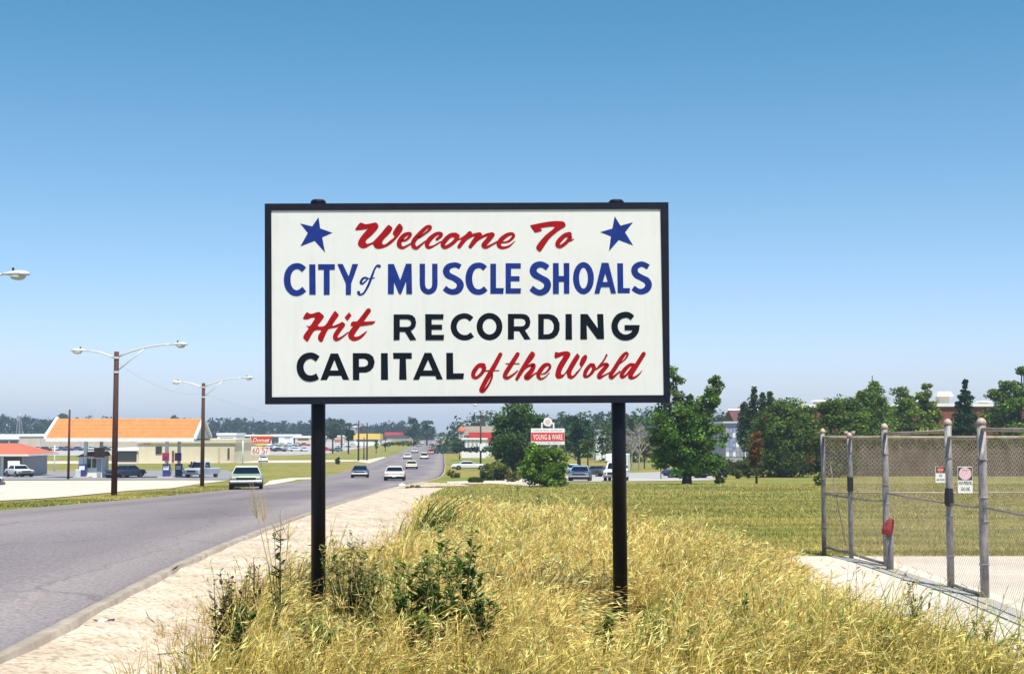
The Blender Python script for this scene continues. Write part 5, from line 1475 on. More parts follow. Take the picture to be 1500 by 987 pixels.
def tree(name, label, cat, px, pyb, blobs, n, leaf_px, col, trunk=2.0, group=None, seed=1, Y=None, clumps=60, kind_trunk=True, flat=.5, vary=.28, spread=.30):
    """a tree: blobs are crown lobes (px, py, rx, ry) as seen in the photograph, given depth from their width"""
    b_ = P(px, pyb)
    if Y: b_ = at(px, 700, Y); b_.z = hz(Y)
    s = 1 / ppm(b_.y); rng = np.random.default_rng(seed)
    e = empty(name, b_, 0, label, cat, group)
    ells = []
    for q in blobs:
        x, y, rx_, ry_ = q[:4]; dy = q[4] if len(q) > 4 else rng.uniform(-.3, .3) * rx_ * s
        c_ = at(x, y, b_.y + dy); ells.append((c_.x - b_.x, dy, c_.z - b_.z, rx_ * s, rx_ * s * .95, ry_ * s))
    V, Fq, C = leaves(ells, n, leaf_px * s, col, rng, clumps, flat, vary, spread)
    V[:, 2] = np.maximum(V[:, 2], .03)
    np_mesh('crown' if trunk > 0 else 'foliage', V, Fq, M['leaf'], e, C)
    if kind_trunk:
        mb = MB(); tr = max(trunk, 1) * s / 1.0
        lo = min(q[2] - q[5] for q in ells); hi = max(q[2] for q in ells)
        ax = ells[int(np.argmax([q[2] for q in ells]))]
        mb.tube([(0, 0, -.2), (.02, 0, max(lo, .3)), (ax[0] * .4, 0, (lo + hi) / 2), (ax[0] * .8, 0, hi)], [tr * .5 * 1.25, tr * .5, tr * .33, tr * .1], 8)
        for q in ells:
            mb.tube([(0, 0, max(lo, .3) * .9), (q[0] * .5, q[1] * .5, (lo + q[2]) / 2), (q[0], q[1], q[2])], [tr * .3, tr * .2, tr * .06], 6)
        mb.build('trunk' if trunk > 1 else 'stem', M['bark'], e, True)
    return e


gd, gm, gl = (.032, .070, .022), (.055, .10, .028), (.085, .14, .035)
tree('leafy_tree', 'large dark green tree rising behind the store sign under the big board', 'tree', 757, 699, [(757, 610, 26, 20), (735, 625, 14, 18), (782, 620, 14, 16), (755, 640, 34, 24), (740, 662, 22, 20), (770, 670, 28, 22), (757, 685, 30, 12)], 13000, 2.4, (.040, .088, .026), 7, seed=11, clumps=170)
tree('leafy_bush', 'bright green bushy young tree in front of the store sign', 'bush', 799, 713, [(790, 665, 18, 14), (805, 672, 24, 18), (775, 680, 16, 14), (822, 686, 14, 12), (795, 692, 28, 16), (810, 704, 20, 8), (780, 655, 10, 7)], 12000, 2.2, (.075, .15, .030), 5, seed=12, clumps=120)
tree('leafy_tree', 'dark green round tree standing between the store sign and the right sign post', 'tree', 848, 668, [(842, 622, 20, 16), (858, 640, 16, 18), (832, 640, 16, 18), (850, 655, 16, 14)], 5000, 2.2, (.025, .062, .035), 5, seed=13, clumps=80, Y=230)
tree('leafy_tree', 'slim green sapling tree left of the small white house', 'tree', 861, 674, [(861, 662, 7, 12), (860, 650, 9, 9)], 1500, 1.8, gm, 2, seed=14, clumps=30, Y=190)
gs = 'low rounded shrubs before the dark tree'
for k, (x, y, r_, h, l) in enumerate(((714, 704, 11, 9, 'low rounded green shrub, leftmost of the row before the dark tree'), (733, 704, 13, 11, 'low dark shrub in the middle of the row before the dark tree'), (752, 706, 10, 9, 'grey green small shrub at the right end of the row'), (697, 707, 9, 4, 'flat dark creeping shrub at the kerb of the side drive'))):
    tree('shrub', l, 'shrub', x, y, [(x - 3, y - h, r_ * .8, h), (x + 4, y - h * .9, r_ * .8, h * .9)], 1800, 1.7, [(.055, .10, .03), (.028, .05, .02), (.10, .12, .06), (.04, .07, .02)][k], 1.2, gs, 20 + k, clumps=36)
tree('leafy_tree', 'tall leafy tree with two separate tops right of the big board', 'tree', 1006, 709, [(985, 553, 13, 18), (975, 575, 20, 20), (1003, 585, 18, 16), (1047, 565, 13, 15), (1040, 588, 14, 16), (985, 610, 32, 26), (1020, 615, 34, 30), (1000, 645, 36, 26), (1020, 668, 34, 20), (990, 660, 26, 20), (1050, 640, 16, 24), (975, 640, 20, 18), (1040, 680, 20, 14), (972, 672, 18, 14), (1008, 688, 22, 9)], 24000, 2.4, (.058, .125, .030), 13, seed=15, clumps=230)
tree('hedge', 'long clipped hedge with yellow green top beside the tall leafy tree', 'hedge', 1078, 701, [(x, 688, 13, 12) for x in range(1052, 1112, 10)] + [(x, 680, 12, 7) for x in range(1052, 1112, 9)], 6000, 1.9, (.055, .085, .022), 1, seed=16, clumps=150, vary=.2)
tree('leafy_tree', 'very large round dark tree with foliage down to the lawn', 'tree', 1146, 699, [(1148, 600, 28, 18), (1130, 615, 26, 20), (1170, 610, 26, 20), (1145, 635, 46, 26), (1120, 650, 24, 20), (1178, 645, 28, 26), (1145, 668, 50, 24), (1150, 686, 46, 14)], 21000, 2.3, (.060, .105, .024), 10, seed=17, clumps=220)
tree('leafy_tree', 'small rust brown leaved tree against the blue panelled office', 'tree', 1108, 697, [(1108, 645, 7, 18), (1104, 668, 7, 14)], 1700, 2.0, (.11, .065, .028), 3, seed=18, clumps=36, Y=112)
gp2 = 'spiky conifers behind the dark red roof'
for k, (x, yt, r_) in enumerate(((1090, 583, 6), (1104, 569, 8), (1117, 577, 7), (1128, 574, 8))):
    tree('conifer', 'small spiky conifer behind the dark red roof, ' + ['leftmost', 'tallest, second from the left', 'third from the left', 'rightmost'][k], 'tree', x, 690, [(x, yt + 4, r_ * .3, 6), (x, yt + 14, r_ * .6, 9), (x, yt + 30, r_, 14), (x, yt + 55, r_ * 1.1, 22)], 3600, 1.6, (.03, .06, .026), 2, gp2, 30 + k, Y=175, clumps=110, spread=.5)
tree('leafy_tree', 'dense green tree mass left of the pointed pine', 'tree', 1222, 699, [(1215, 600, 20, 18), (1240, 598, 20, 18), (1200, 620, 16, 24), (1225, 632, 34, 30), (1252, 625, 26, 30), (1225, 665, 36, 26), (1222, 684, 34, 12)], 19000, 2.2, (.066, .118, .026), 8, seed=19, clumps=190)
tree('pine_tree', 'tall pointed pine above the tree mass', 'tree', 1278, 695, [(1278, 550, 3.5, 7), (1278, 563, 8, 7), (1277, 575, 14, 7), (1262, 580, 9, 6), (1280, 588, 20, 9), (1282, 602, 22, 11), (1280, 620, 26, 16), (1280, 645, 28, 18), (1280, 672, 26, 20)], 14000, 2.0, (.082, .145, .030), 6, seed=40, spread=.42, clumps=170)
tree('pine_tree', 'light green loose pine left of the white roof vent', 'tree', 1322, 694, [(1318, 575, 11, 9), (1325, 588, 14, 9), (1330, 603, 18, 10), (1312, 612, 18, 12), (1335, 625, 26, 14), (1320, 645, 26, 16), (1322, 672, 28, 20)], 13000, 2.0, (.10, .165, .034), 5, seed=41, spread=.42, clumps=140)
tree('pine_tree', 'pale young pine before the brick wall left of the dark conifer', 'tree', 1358, 694, [(1359, 567, 6, 7), (1353, 580, 9, 7), (1357, 594, 11, 8), (1362, 608, 14, 9), (1360, 628, 20, 12), (1362, 655, 24, 18)], 10000, 2.0, (.11, .17, .034), 4, seed=42, spread=.42, clumps=110)
tree('conifer', 'dark cone shaped conifer standing before the brick building', 'tree', 1414, 694, [(1414, 562, 2.4, 6), (1414, 573, 6, 6), (1414, 584, 10, 7), (1414, 596, 14, 8), (1414, 610, 17, 9), (1414, 628, 20, 12), (1414, 652, 23, 16), (1414, 676, 24, 14)], 14000, 1.9, (.018, .050, .022), 5, seed=43, clumps=260, spread=.3)
tree('pine_tree', 'tall green pine at the right edge of the picture', 'tree', 1490, 695, [(1500, 545, 8, 10), (1470, 566, 12, 9), (1494, 570, 14, 12), (1462, 580, 12, 9), (1485, 592, 24, 12), (1470, 610, 28, 14), (1492, 630, 36, 18), (1480, 660, 40, 22)], 15000, 2.1, (.075, .14, .03), 7, seed=44, spread=.42, clumps=180)
tree('leafy_tree', 'broad green tree just past the right edge', 'tree', 1550, 695, [(1550, 580, 30, 24), (1560, 620, 40, 30), (1545, 655, 40, 28)], 5000, 2.6, gm, 7, seed=45, clumps=90)
tree('shrub', 'dark undergrowth shrub line behind the fence below the pines', 'shrub', 1380, 696, [(x, 645 + (x % 3) * 2, 16, 10) for x in range(1205, 1560, 17)], 12000, 2.2, (.055, .08, .024), 1, seed=46, clumps=240, Y=106, kind_trunk=False)
tree('shrub', 'small green shrub at the lawn edge beside the fence end', 'shrub', 1197, 712, [(1198, 704, 6, 8)], 700, 1.5, gm, 1.2, seed=47, clumps=14)
tree('shrub', 'small dark bush left of the lawn edge near the hedge', 'shrub', 1052, 709, [(1052, 703, 8, 6)], 700, 1.5, gm, 1.2, seed=48, clumps=14)
tree('shrub', 'small round dark bush on the grass beyond the car park', 'shrub', 968, 687, [(963, 680, 8, 6), (973, 681, 7, 6)], 1200, 1.6, (.028, .055, .02), 1.2, seed=49, clumps=26, Y=150)
tree('bush', 'wide pale olive bush behind the small round bush', 'bush', 944, 668, [(935, 655, 14, 12), (952, 660, 14, 9), (945, 648, 10, 8)], 2800, 1.9, (.12, .14, .06), 1.5, seed=50, clumps=50, Y=240)
for k, (x, y, l) in enumerate(((663, 655, 'x'),)):
    tree('shrub', 'small round dark shrub at the left end of the low white wall', 'shrub', 673, 659, [(673, 651, 8, 8)], 900, 1.4, (.03, .06, .03), 1.2, seed=51, clumps=18, Y=330)
tree('hedge', 'low dark hedge in front of the low white wall', 'hedge', 693, 660, [(x, 658, 6, 4) for x in range(667, 722, 6)], 2200, 1.4, (.018, .036, .022), 1, seed=52, clumps=90, Y=320, kind_trunk=False)
tree('bush', 'roadside scrub at the corner of the side drive and road', 'bush', 665, 700, [(660, 694, 7, 6), (668, 697, 8, 4)], 900, 1.5, (.10, .12, .03), 1.2, seed=53, clumps=22)
tree('bush', 'pale scrub below the dark roadside tree beside the white car', 'bush', 722, 690, [(716, 685, 9, 7), (728, 680, 9, 6)], 900, 1.5, (.09, .12, .03), 1.2, seed=54, clumps=22, Y=135)
tree('shrub', 'small dark green shrub in the left verge beyond the left sign post', 'shrub', 494, 680, [(494, 675, 4, 5)], 500, 1.2, (.02, .06, .02), 1.2, seed=55, clumps=12)
tree('shrub', 'vine covered post right of the yellow canopy', 'shrub', 551, 664, [(551, 652, 1.6, 9)], 500, 1.1, (.05, .09, .02), 1.2, seed=56, clumps=14)
tree('hedge', 'long low green scrub in the left verge far down the road', 'hedge', 580, 655, [(x, 651 - (x - 560) * .06, 6, 3) for x in range(563, 612, 6)], 1700, 1.2, (.06, .09, .035), 1, seed=57, clumps=60, Y=420, kind_trunk=False)
# bare grey trees
def bare(px, pyb, pyt, seed, label, Y):
    b_ = at(px, 700, Y); b_.z = hz(Y); rg = random.Random(seed); e = empty('bare_tree', b_, 0, label, 'tree', 'bare trees behind the right sign post')
    h = at(px, pyt, Y).z - b_.z; mb = MB(); mb2 = MB()
    mb.tube([(0, 0, -.2), (.1, 0, h * .5), (0, 0, h)], [.16, .11, .03], 6)
    for i in range(26):
        z = h * rg.uniform(.3, .95); a = rg.uniform(0, 6.28); ln = (h - z) * .5 + .8
        p = (math.cos(a) * ln * .5, math.sin(a) * ln * .5, z + ln * .5); q = (math.cos(a) * ln, math.sin(a) * ln, z + ln * .8)
        mb2.tube([(0, 0, z), p, q], [.06, .045, .02], 5)
        for _ in range(3):
            mb2.tube([p, (p[0] + rg.uniform(-.8, .8), p[1] + rg.uniform(-.8, .8), p[2] + rg.uniform(.2, 1))], [.035, .015], 4)
    mt = bpy.data.materials.get('grey_bark') or mat('grey_bark', (.30, .27, .25), .9, var=.2)
    mb.build('trunk', mt, e); mb2.build('branches', mt, e)
bare(925, 672, 632, 1, 'bare grey tree just right of the right sign post', 220); bare(936, 672, 628, 2, 'second bare grey tree right of the right sign post', 225)

# single far trees
gf = 'blue green trees at the far end of the road'
for k, (x, yb, bl_, l) in enumerate(((606, 642, [(606, 620, 10, 9), (603, 632, 12, 9), (610, 633, 10, 8)], 'left of two rounded far trees at the road end'), (625, 642, [(625, 622, 9, 8), (626, 633, 11, 9)], 'right of two rounded far trees at the road end'),
                                    (500, 646, [(492, 619, 14, 6), (500, 626, 15, 10), (484, 628, 10, 8)], 'broad far tree just right of the left sign post'), (510, 647, [(512, 636, 6, 8)], 'small dark far tree before the grey tower block'),
                                    (487, 647, [(487, 636, 6, 6)], 'small dark far tree left of the cream store'), (101, 648, [(92, 612, 9, 5)], 'round far tree peeping over the left end of the orange roof'), (268, 648, [(255, 613, 4, 5), (258, 616, 8, 4)], 'pointed far tree above the orange roof ridge'))):
    tree('leafy_tree', l, 'tree', x, yb, bl_, 1500, 1.7, (.030, .055, .040), 2, gf if k < 2 else None, 60 + k, clumps=36, Y=[620, 640, 560, 420, 430, 900, 900][k])


def wood(name, label, prof, Y, rows, seed, col, dens=130, lsz=1.3, dx=6.5):
    """a far wood reading as one mass: crowns along a skyline given as (px, py)"""
    rng = np.random.default_rng(seed); Vs, Fs, Cs = [], [], []; n0 = 0
    xs = [p[0] for p in prof]; ys = [p[1] for p in prof]
    for r_ in range(rows):
        Yr = Y + r_ * 16; s = 1 / ppm(Yr); px_ = xs[0]
        while px_ < xs[-1]:
            py = np.interp(px_, xs, ys) + rng.uniform(-1.5, 3.5) + (1.0 if r_ == 0 else -.0) * 2
            c_ = at(px_, py, Yr); g = hz(Yr); H_ = c_.z - g; rw = rng.uniform(3.5, 6.0)
            ells = [(c_.x, Yr, g + H_ - rw * .7, rw, rw, rw * .8), (c_.x + rng.uniform(-2, 2), Yr, g + H_ * .55, rw * 1.1, rw, H_ * .35), (c_.x, Yr, g + H_ * .22, rw, rw, H_ * .25)]
            V, Fq, C = leaves(ells, dens, lsz, np.array(col) * rng.uniform(.7, 1.35), rng, 16, .5, .25, .34)
            Vs.append(V); Fs.append(Fq + n0); Cs.append(C); n0 += len(V); px_ += dx * rng.uniform(.6, 1.3) / s / 1.0 * 1.0 if False else dx * rng.uniform(.6, 1.3) / s * 1.0 * s * ppm(Yr)
    o = np_mesh(name, np.concatenate(Vs), np.concatenate(Fs), M['leaf'], None, np.concatenate(Cs))
    return tag(o, label, 'woods', kind='stuff')


wood('far_wood', 'dark blue green belt of distant trees along the left horizon', [(-300, 606), (0, 607), (12, 603), (22, 612), (30, 614), (38, 609), (50, 614), (80, 614), (130, 612), (200, 615), (330, 613), (345, 611), (375, 614), (405, 617), (416, 613), (425, 620), (440, 617), (470, 613), (500, 616), (530, 622), (545, 622), (556, 618), (570, 620), (590, 618), (600, 622), (632, 630)], 900, 3, 70, (.020, .042, .040), 190, 1.05)
wood('far_wood', 'distant low trees closing the end of the road', [(625, 634), (660, 633), (680, 632)], 1300, 2, 73, (.03, .05, .045), 90, 1.6, 7)
wood('far_wood', 'wooded rise behind the buildings on the right', [(654, 640), (658, 624), (668, 616), (690, 610), (715, 606), (740, 604), (790, 606), (830, 603), (850, 606), (880, 604), (905, 605), (930, 604), (960, 602), (1000, 604), (1060, 600), (1100, 603), (1180, 606), (1560, 600)], 430, 3, 71, (.026, .052, .030), 240, .55, 4.2)
wood('far_wood', 'darker nearer wood edge behind the right sign post', [(890, 612), (905, 608), (935, 604), (970, 606), (1010, 606), (1080, 606)], 300, 2, 72, (.028, .058, .024), 260, .45, 3.2)

# ================================================================== GRASS AND WEEDS
def xr(y):
    """right edge of the tall dry grass"""
    return float(np.interp(y, [4, 9, 10.2, 11, 12.2, 13.6, 15.3, 17.6, 20.3, 25, 31, 38, 42, 46], [6.0, 4.9, 4.1, 3.55, 3.2, 3.15, 3.2, 3.35, 3.6, 3.1, 2.2, .2, -1.0, -2.2]))


def ribbons(base, h, lean, wid, col, tipcol, segs=4, ang=None, droop=.42, rng=RNG):
    """curved tapering blades; returns V,F,C"""
    n = len(base); t = np.linspace(0, 1, segs + 1)
    if ang is None: ang = rng.normal(0, .9, n)
    d = np.stack([np.cos(ang), np.sin(ang), np.zeros(n)], 1)
    lm = np.linalg.norm(lean, axis=1)
    pos = np.zeros((n, segs + 1, 3))
    for k, tt in enumerate(t):
        pos[:, k, 0] = base[:, 0] + lean[:, 0] * h * tt**1.8
        pos[:, k, 1] = base[:, 1] + lean[:, 1] * h * tt**1.8
        pos[:, k, 2] = base[:, 2] + h * (tt - droop * np.minimum(lm, 1.2) * tt**2.4)
    w_ = wid[:, None] * (1 - .8 * t[None]**1.4) / 2
    Lv = pos - d[:, None] * w_[..., None]; Rv = pos + d[:, None] * w_[..., None]
    V = np.stack([Lv, Rv], 2).reshape(-1, 3); m = (segs + 1) * 2
    b0 = (np.arange(n) * m)[:, None, None]; q = np.array([[2 * k, 2 * k + 1, 2 * k + 3, 2 * k + 2] for k in range(segs)])[None]
    Fq = (b0 + q).reshape(-1, 4)
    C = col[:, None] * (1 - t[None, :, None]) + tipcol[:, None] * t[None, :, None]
    return V, Fq, np.repeat(C.reshape(-1, 3), 2, 0), pos


class Acc:
    def __init__(s): s.V, s.F, s.C, s.n = [], [], [], 0
    def add(s, V, Fq, C):
        s.V.append(V); s.F.append(Fq + s.n); s.C.append(C); s.n += len(V)
    def build(s, name, m, parent=None):
        return np_mesh(name, np.concatenate(s.V), np.concatenate(s.F), m, parent, np.clip(np.concatenate(s.C), .003, .9))


def vnoise(x, y, sc, seed):
    """smooth value noise for patches in the field"""
    g = np.random.default_rng(seed).uniform(0, 1, (64, 64)); u, v = np.asarray(x) * sc + 100, np.asarray(y) * sc + 100
    i, j = np.floor(u).astype(int), np.floor(v).astype(int); fu, fv = u - i, v - j
    fu, fv = fu * fu * (3 - 2 * fu), fv * fv * (3 - 2 * fv)
    G = lambda a, b2: g[a % 64, b2 % 64]
    return (G(i, j) * (1 - fu) + G(i + 1, j) * fu) * (1 - fv) + (G(i, j + 1) * (1 - fu) + G(i + 1, j + 1) * fu) * fv


def scatter(n, y0, y1, fl, fr, rng, power=1.0):
    ys = y0 + (y1 - y0) * rng.uniform(0, 1, n)**power
    u = rng.uniform(0, 1, n); xl = np.array([fl(v) for v in ys]); xr_ = np.array([fr(v) for v in ys])
    return xl + (xr_ - xl) * u, ys, u


def zground(ys): return np.interp(ys, _tabx, _tabz)


rng = np.random.default_rng(21)
SRX = np.vectorize(Sr)
fieldL = lambda y: Sr(y) - .05
acc = Acc()
STRAW, GOLD, GREEN, BROWN = np.array([.62, .41, .13]), np.array([.78, .54, .15]), np.array([.25, .29, .05]), np.array([.30, .18, .09])
for (y0, y1, n, hs, wd) in ((8.6, 13, 24000, 1.15, .0082), (13, 19, 24000, 1.1, .0095), (19, 30, 24000, .9, .013), (30, 44, 13000, .6, .018)):
    x, y, u = scatter(n, y0, y1, fieldL, lambda v: xr(v) + .25, rng)
    pt = vnoise(x, y, 1.1, 1); pt2 = vnoise(x, y, .45, 2)
    edge_ = np.clip((np.array([xr(v) for v in y]) + .25 - x) / 1.3, .22, 1) * np.clip((x - np.array([fieldL(v) for v in y])) / .5, .45, 1)
    h = rng.normal(.35, .11, n) * hs * (1 + .04 * (y < 10.9)) * (.55 + .85 * pt) * edge_
    left = np.clip((-1.0 - x) / 1.0, 0, 1) * (y < 14)        # taller stand round the left post
    h = h * (1 + .75 * left); h = np.clip(h, .08, .95)
    # blades gather in tufts that lean together
    nt_ = max(1, n // 16); ti = rng.integers(0, nt_, n); cen = rng.choice(n, nt_); tx, ty = x[cen][ti], y[cen][ti]; sp_ = .035 + y * .003
    use = rng.uniform(0, 1, n) < .8; x = np.where(use, tx + rng.normal(0, 1, n) * sp_, x); y = np.where(use, ty + rng.normal(0, 1, n) * sp_, y)
    tl = np.stack([rng.normal(.42, .55, nt_), rng.normal(-.08, .50, nt_)], 1); lean = np.where(use[:, None], tl[ti], 0.1) + rng.normal(0, .22, (n, 2)); h = h * np.where(use, rng.uniform(.7, 1.3, nt_)[ti], 1)
    near_post = (np.exp(-((x / y - .0755)**2) / .0013) + .62 * np.exp(-((x / y + .1375)**2) / .0008)) * ((y > 9.8) & (y < 13.2)); h *= 1 - .80 * np.clip(near_post * 1.3, 0, 1); h *= 1 - .75 * np.exp(-((x - (hit(640, 790).x))**2 / .8 + (y - hit(640, 790).y + 1.2)**2 / 8))
    edge2 = np.clip((np.array([xr(v) for v in y]) + .30 - x) / 1.3, .3, 1); h = h * np.where(use, edge2 / np.maximum(edge_, .25), 1); h = np.clip(h, .06, .95)
    keep = (rng.uniform(0, 1, n) < .18 + 1.35 * vnoise(x, y, 2.1, 9)) & (x > np.array([fieldL(v) for v in y]) - .12) & (x < np.array([xr(v) for v in y]) + .45)
    x, y, h, lean, left, pt = x[keep], y[keep], h[keep], lean[keep], left[keep], pt[keep]; n = len(x)
    mixg = np.clip(vnoise(x, y, .8, 3) * 1.4 - .38 + .55 * np.clip((x - 1.2) / 2.0, 0, 1) + .10 * (y < 12) + rng.normal(0, .22, n), 0, 1)
    brown = np.clip(left * .8 + rng.normal(0, .2, n), 0, 1)
    base_c = STRAW * (1 - mixg[:, None]) + GREEN * mixg[:, None]; base_c = base_c * (1 - brown[:, None] * .7) + np.array([.50, .29, .12]) * brown[:, None] * .7
    jit = np.exp(rng.normal(0, .34, n))[:, None]
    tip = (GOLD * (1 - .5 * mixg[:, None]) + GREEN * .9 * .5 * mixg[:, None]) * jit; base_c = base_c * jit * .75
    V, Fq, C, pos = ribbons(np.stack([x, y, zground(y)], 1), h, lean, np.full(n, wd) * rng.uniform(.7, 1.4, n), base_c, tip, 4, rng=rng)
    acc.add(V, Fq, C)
    # seed heads along the top of two thirds of the stalks
    sel = np.where(rng.uniform(0, 1, n) < .5)[0]; ns = 5
    p3, p4 = pos[sel, 3], pos[sel, 4]; ax = p4 - p3; m = len(sel)
    for k in range(ns):
        t = .15 + .95 * k / ns
        c0 = p3 + ax * t
        dr = rng.normal(size=(m, 3)) * .30 + ax / np.linalg.norm(ax, axis=1)[:, None] * 1.1 + np.array([.15, 0, -.12]); dr /= np.linalg.norm(dr, axis=1)[:, None]
        ln = (rng.uniform(.03, .065, m) * (wd / .0045)**.55)[:, None]; sd = np.cross(dr, rng.normal(size=(m, 3))); sd /= np.linalg.norm(sd, axis=1)[:, None]
        w2 = wd * rng.uniform(.35, .7, (m, 1))
        VV = np.stack([c0, c0 + dr * ln * .5 + sd * w2, c0 + dr * ln, c0 + dr * ln * .5 - sd * w2], 1).reshape(-1, 3)
        cc2 = (np.array([.86, .63, .24]) * (1 - .35 * mixg[sel][:, None]) + GREEN * .35 * mixg[sel][:, None]) * jit[sel] * rng.uniform(.75, 1.2, (m, 1))
        acc.add(VV, np.arange(m * 4).reshape(m, 4), np.repeat(cc2, 4, 0))
# long single stalks standing above the rest
n = 2600; x, y, u = scatter(n, 9.2, 24, fieldL, lambda v: xr(v) - .1, rng, 1.3)
ok = (np.exp(-((x / y - .0755)**2) / .0008) < .2) & (rng.uniform(0, 1, n) < .25 + vnoise(x, y, 1.0, 12)); x, y = x[ok], y[ok]; n = len(x)
h = rng.uniform(.45, .78, n) * np.clip((np.array([xr(v) for v in y]) - x) / .9, .45, 1); lean = np.stack([rng.normal(.35, .45, n), rng.normal(0, .4, n)], 1)
jt = np.exp(rng.normal(0, .25, (n, 1))); gm_ = (rng.uniform(0, 1, (n, 1)) < .3)
c0 = np.where(gm_, np.array([.26, .30, .07]), np.array([.66, .47, .18])) * jt
V, Fq, C, pos = ribbons(np.stack([x, y, zground(y)], 1), h, lean, rng.uniform(.004, .007, n) * (y / 11), c0, c0 * 1.1, 6, rng=rng); acc.add(V, Fq, C)
p3, ax = pos[:, 5], pos[:, 6] - pos[:, 4]
for k in range(9):
    c1 = pos[:, 4] + ax * (k / 8.5); dr = rng.normal(size=(n, 3)) * .35 + ax / np.linalg.norm(ax, axis=1)[:, None] + np.array([.1, 0, -.15]); dr /= np.linalg.norm(dr, axis=1)[:, None]
    sd = np.cross(dr, rng.normal(size=(n, 3))); sd /= np.linalg.norm(sd, axis=1)[:, None]; ln = rng.uniform(.02, .04, (n, 1)); w2 = .003 * (y / 11)[:, None]
    acc.add(np.stack([c1, c1 + dr * ln * .5 + sd * w2, c1 + dr * ln, c1 + dr * ln * .5 - sd * w2], 1).reshape(-1, 3), np.arange(n * 4).reshape(n, 4), np.repeat(np.clip(c0 * 1.25, 0, .9), 4, 0))
tag(acc.build('tall_dry_grass', M['blade']), 'tall dry golden grass with drooping seed heads filling the foreground', 'grass', kind='stuff')

# flattened straw and undergrowth close to the soil
acc = Acc(); n = 26000
x, y, u = scatter(n, 8.4, 34, fieldL, lambda v: xr(v) + .1, rng, 1.4)
lean = rng.normal(0, 1.0, (n, 2)); h = rng.uniform(.08, .22, n)
mx_ = np.clip(rng.normal(.45, .3, n), 0, 1)[:, None]
c0 = (np.array([.17, .105, .04]) * (1 - mx_) + np.array([.065, .09, .02]) * mx_) * np.exp(rng.normal(0, .25, (n, 1)))
V, Fq, C, _ = ribbons(np.stack([x, y, zground(y)], 1), h, lean, rng.uniform(.006, .014, n), c0, c0 * 1.2, 3, ang=rng.uniform(0, 3.14, n), rng=rng)
acc.add(V, Fq, C)
tag(acc.build('matted_straw', M['blade']), 'matted straw and low green undergrowth between the tall stalks', 'grass', kind='stuff')

# mown lawn and verges: short tufts
acc = Acc()
def pad_clear(x, y): return ~((y < 20.5) & (x > np.array([xr(v) for v in y]) - .3))
for (y0, y1, n, fl, fr, hh, ww) in ((19.5, 32, 42000, lambda v: max(xr(v) - .6, -3), lambda v: 2.6 + v * .36, .05, .010), (32, 60, 46000, lambda v: max(xr(v) - .6, Sr(v)) if v < 46 else Sr(v), lambda v: v * .38, .06, .020),
                                    (60, 112, 30000, Sr, lambda v: v * .38, .08, .045), (44, 100, 16000, lambda v: Lr(v) - 2.2 - max(0, (v - 62) * .03), lambda v: Lr(v) - .05, .08, .035),
                                    (62, 112, 9000, lambda v: Rr(v) + .4, lambda v: Sr(v), .04, .03)):
    x, y, u = scatter(n, y0, y1, fl, fr, rng)
    if hh == .04: continue
    ok = pad_clear(x, y); x, y = x[ok], y[ok]; n = len(x)
    g = np.clip(vnoise(x * .5, y, .35, 5) * .9 + vnoise(x, y, 1.3, 6) * .5 - .25 + rng.normal(0, .16, n), 0, 1)[:, None]
    g = np.clip(g - .38 * np.clip((.10 - (x / y)[:, None]) / .12, 0, 1) * (y > 21)[:, None] * (x > -8)[:, None], 0, 1)
    c0 = (np.array([.42, .35, .11]) * (1 - g) + np.array([.185, .205, .05]) * g) * np.exp(rng.normal(0, .2, (n, 1)))
    c0 = c0 * (1 + .22 * np.sin((y + .12 * x + .6 * vnoise(x, y, .2, 15)) * 3.1) * (y < 60))[:, None] * (.75 + .5 * vnoise(x, y * 2.2, .22, 16))[:, None]
    h = rng.uniform(.5, 1.3, n) * hh * (1 + .5 * vnoise(x, y, .6, 7)); lean = rng.normal(0, .55, (n, 2))
    V, Fq, C, _ = ribbons(np.stack([x, y, zground(y)], 1), h, lean, ww * rng.uniform(.6, 1.4, n), c0, c0 * 1.15, 2, rng=rng)
    acc.add(V, Fq, C)
tag(acc.build('mown_grass', M['blade']), 'short mown lawn grass, green and straw coloured, behind the tall grass', 'grass', kind='stuff')

# pebbles on the shoulder
acc = Acc(); n = 9000
x, y, u = scatter(n, 8, 40, lambda v: Rr(v) + .35, lambda v: Sr(v) + .1, rng, 1.8)
r_ = rng.uniform(.006, .018, n) * (1 + (rng.uniform(0, 1, n) > .985) * 1.4)
ox = np.array([[1, 0, 0], [0, 1, 0], [-1, 0, 0], [0, -1, 0], [0, 0, .7]]); jj = rng.uniform(.7, 1.3, (n, 5, 3))
hgt = np.array([float(np.interp(uu, [0, 1], [.05, 0])) for uu in u])
V = (np.stack([x, y, zground(y) + hgt + .002], 1)[:, None] + ox[None] * jj * r_[:, None, None]).reshape(-1, 3)
b0 = (np.arange(n) * 5)[:, None, None]; Fq = (b0 + np.array([[0, 1, 4], [1, 2, 4], [2, 3, 4], [3, 0, 4]])[None]).reshape(-1, 3)
C = np.repeat(np.array([.50, .42, .33]) * np.exp(rng.normal(-.15, .35, (n, 1))) * np.where(rng.uniform(0, 1, (n, 1)) < .14, .35, 1), 5, 0)
M['stone'] = tint_mat('pebble', .9, 0.0)
tag(np_mesh('pebbles', V, Fq, M['stone'], None, np.clip(C, .03, .8)), 'loose pale pebbles scattered over the gravel shoulder', 'pebbles', kind='stuff')


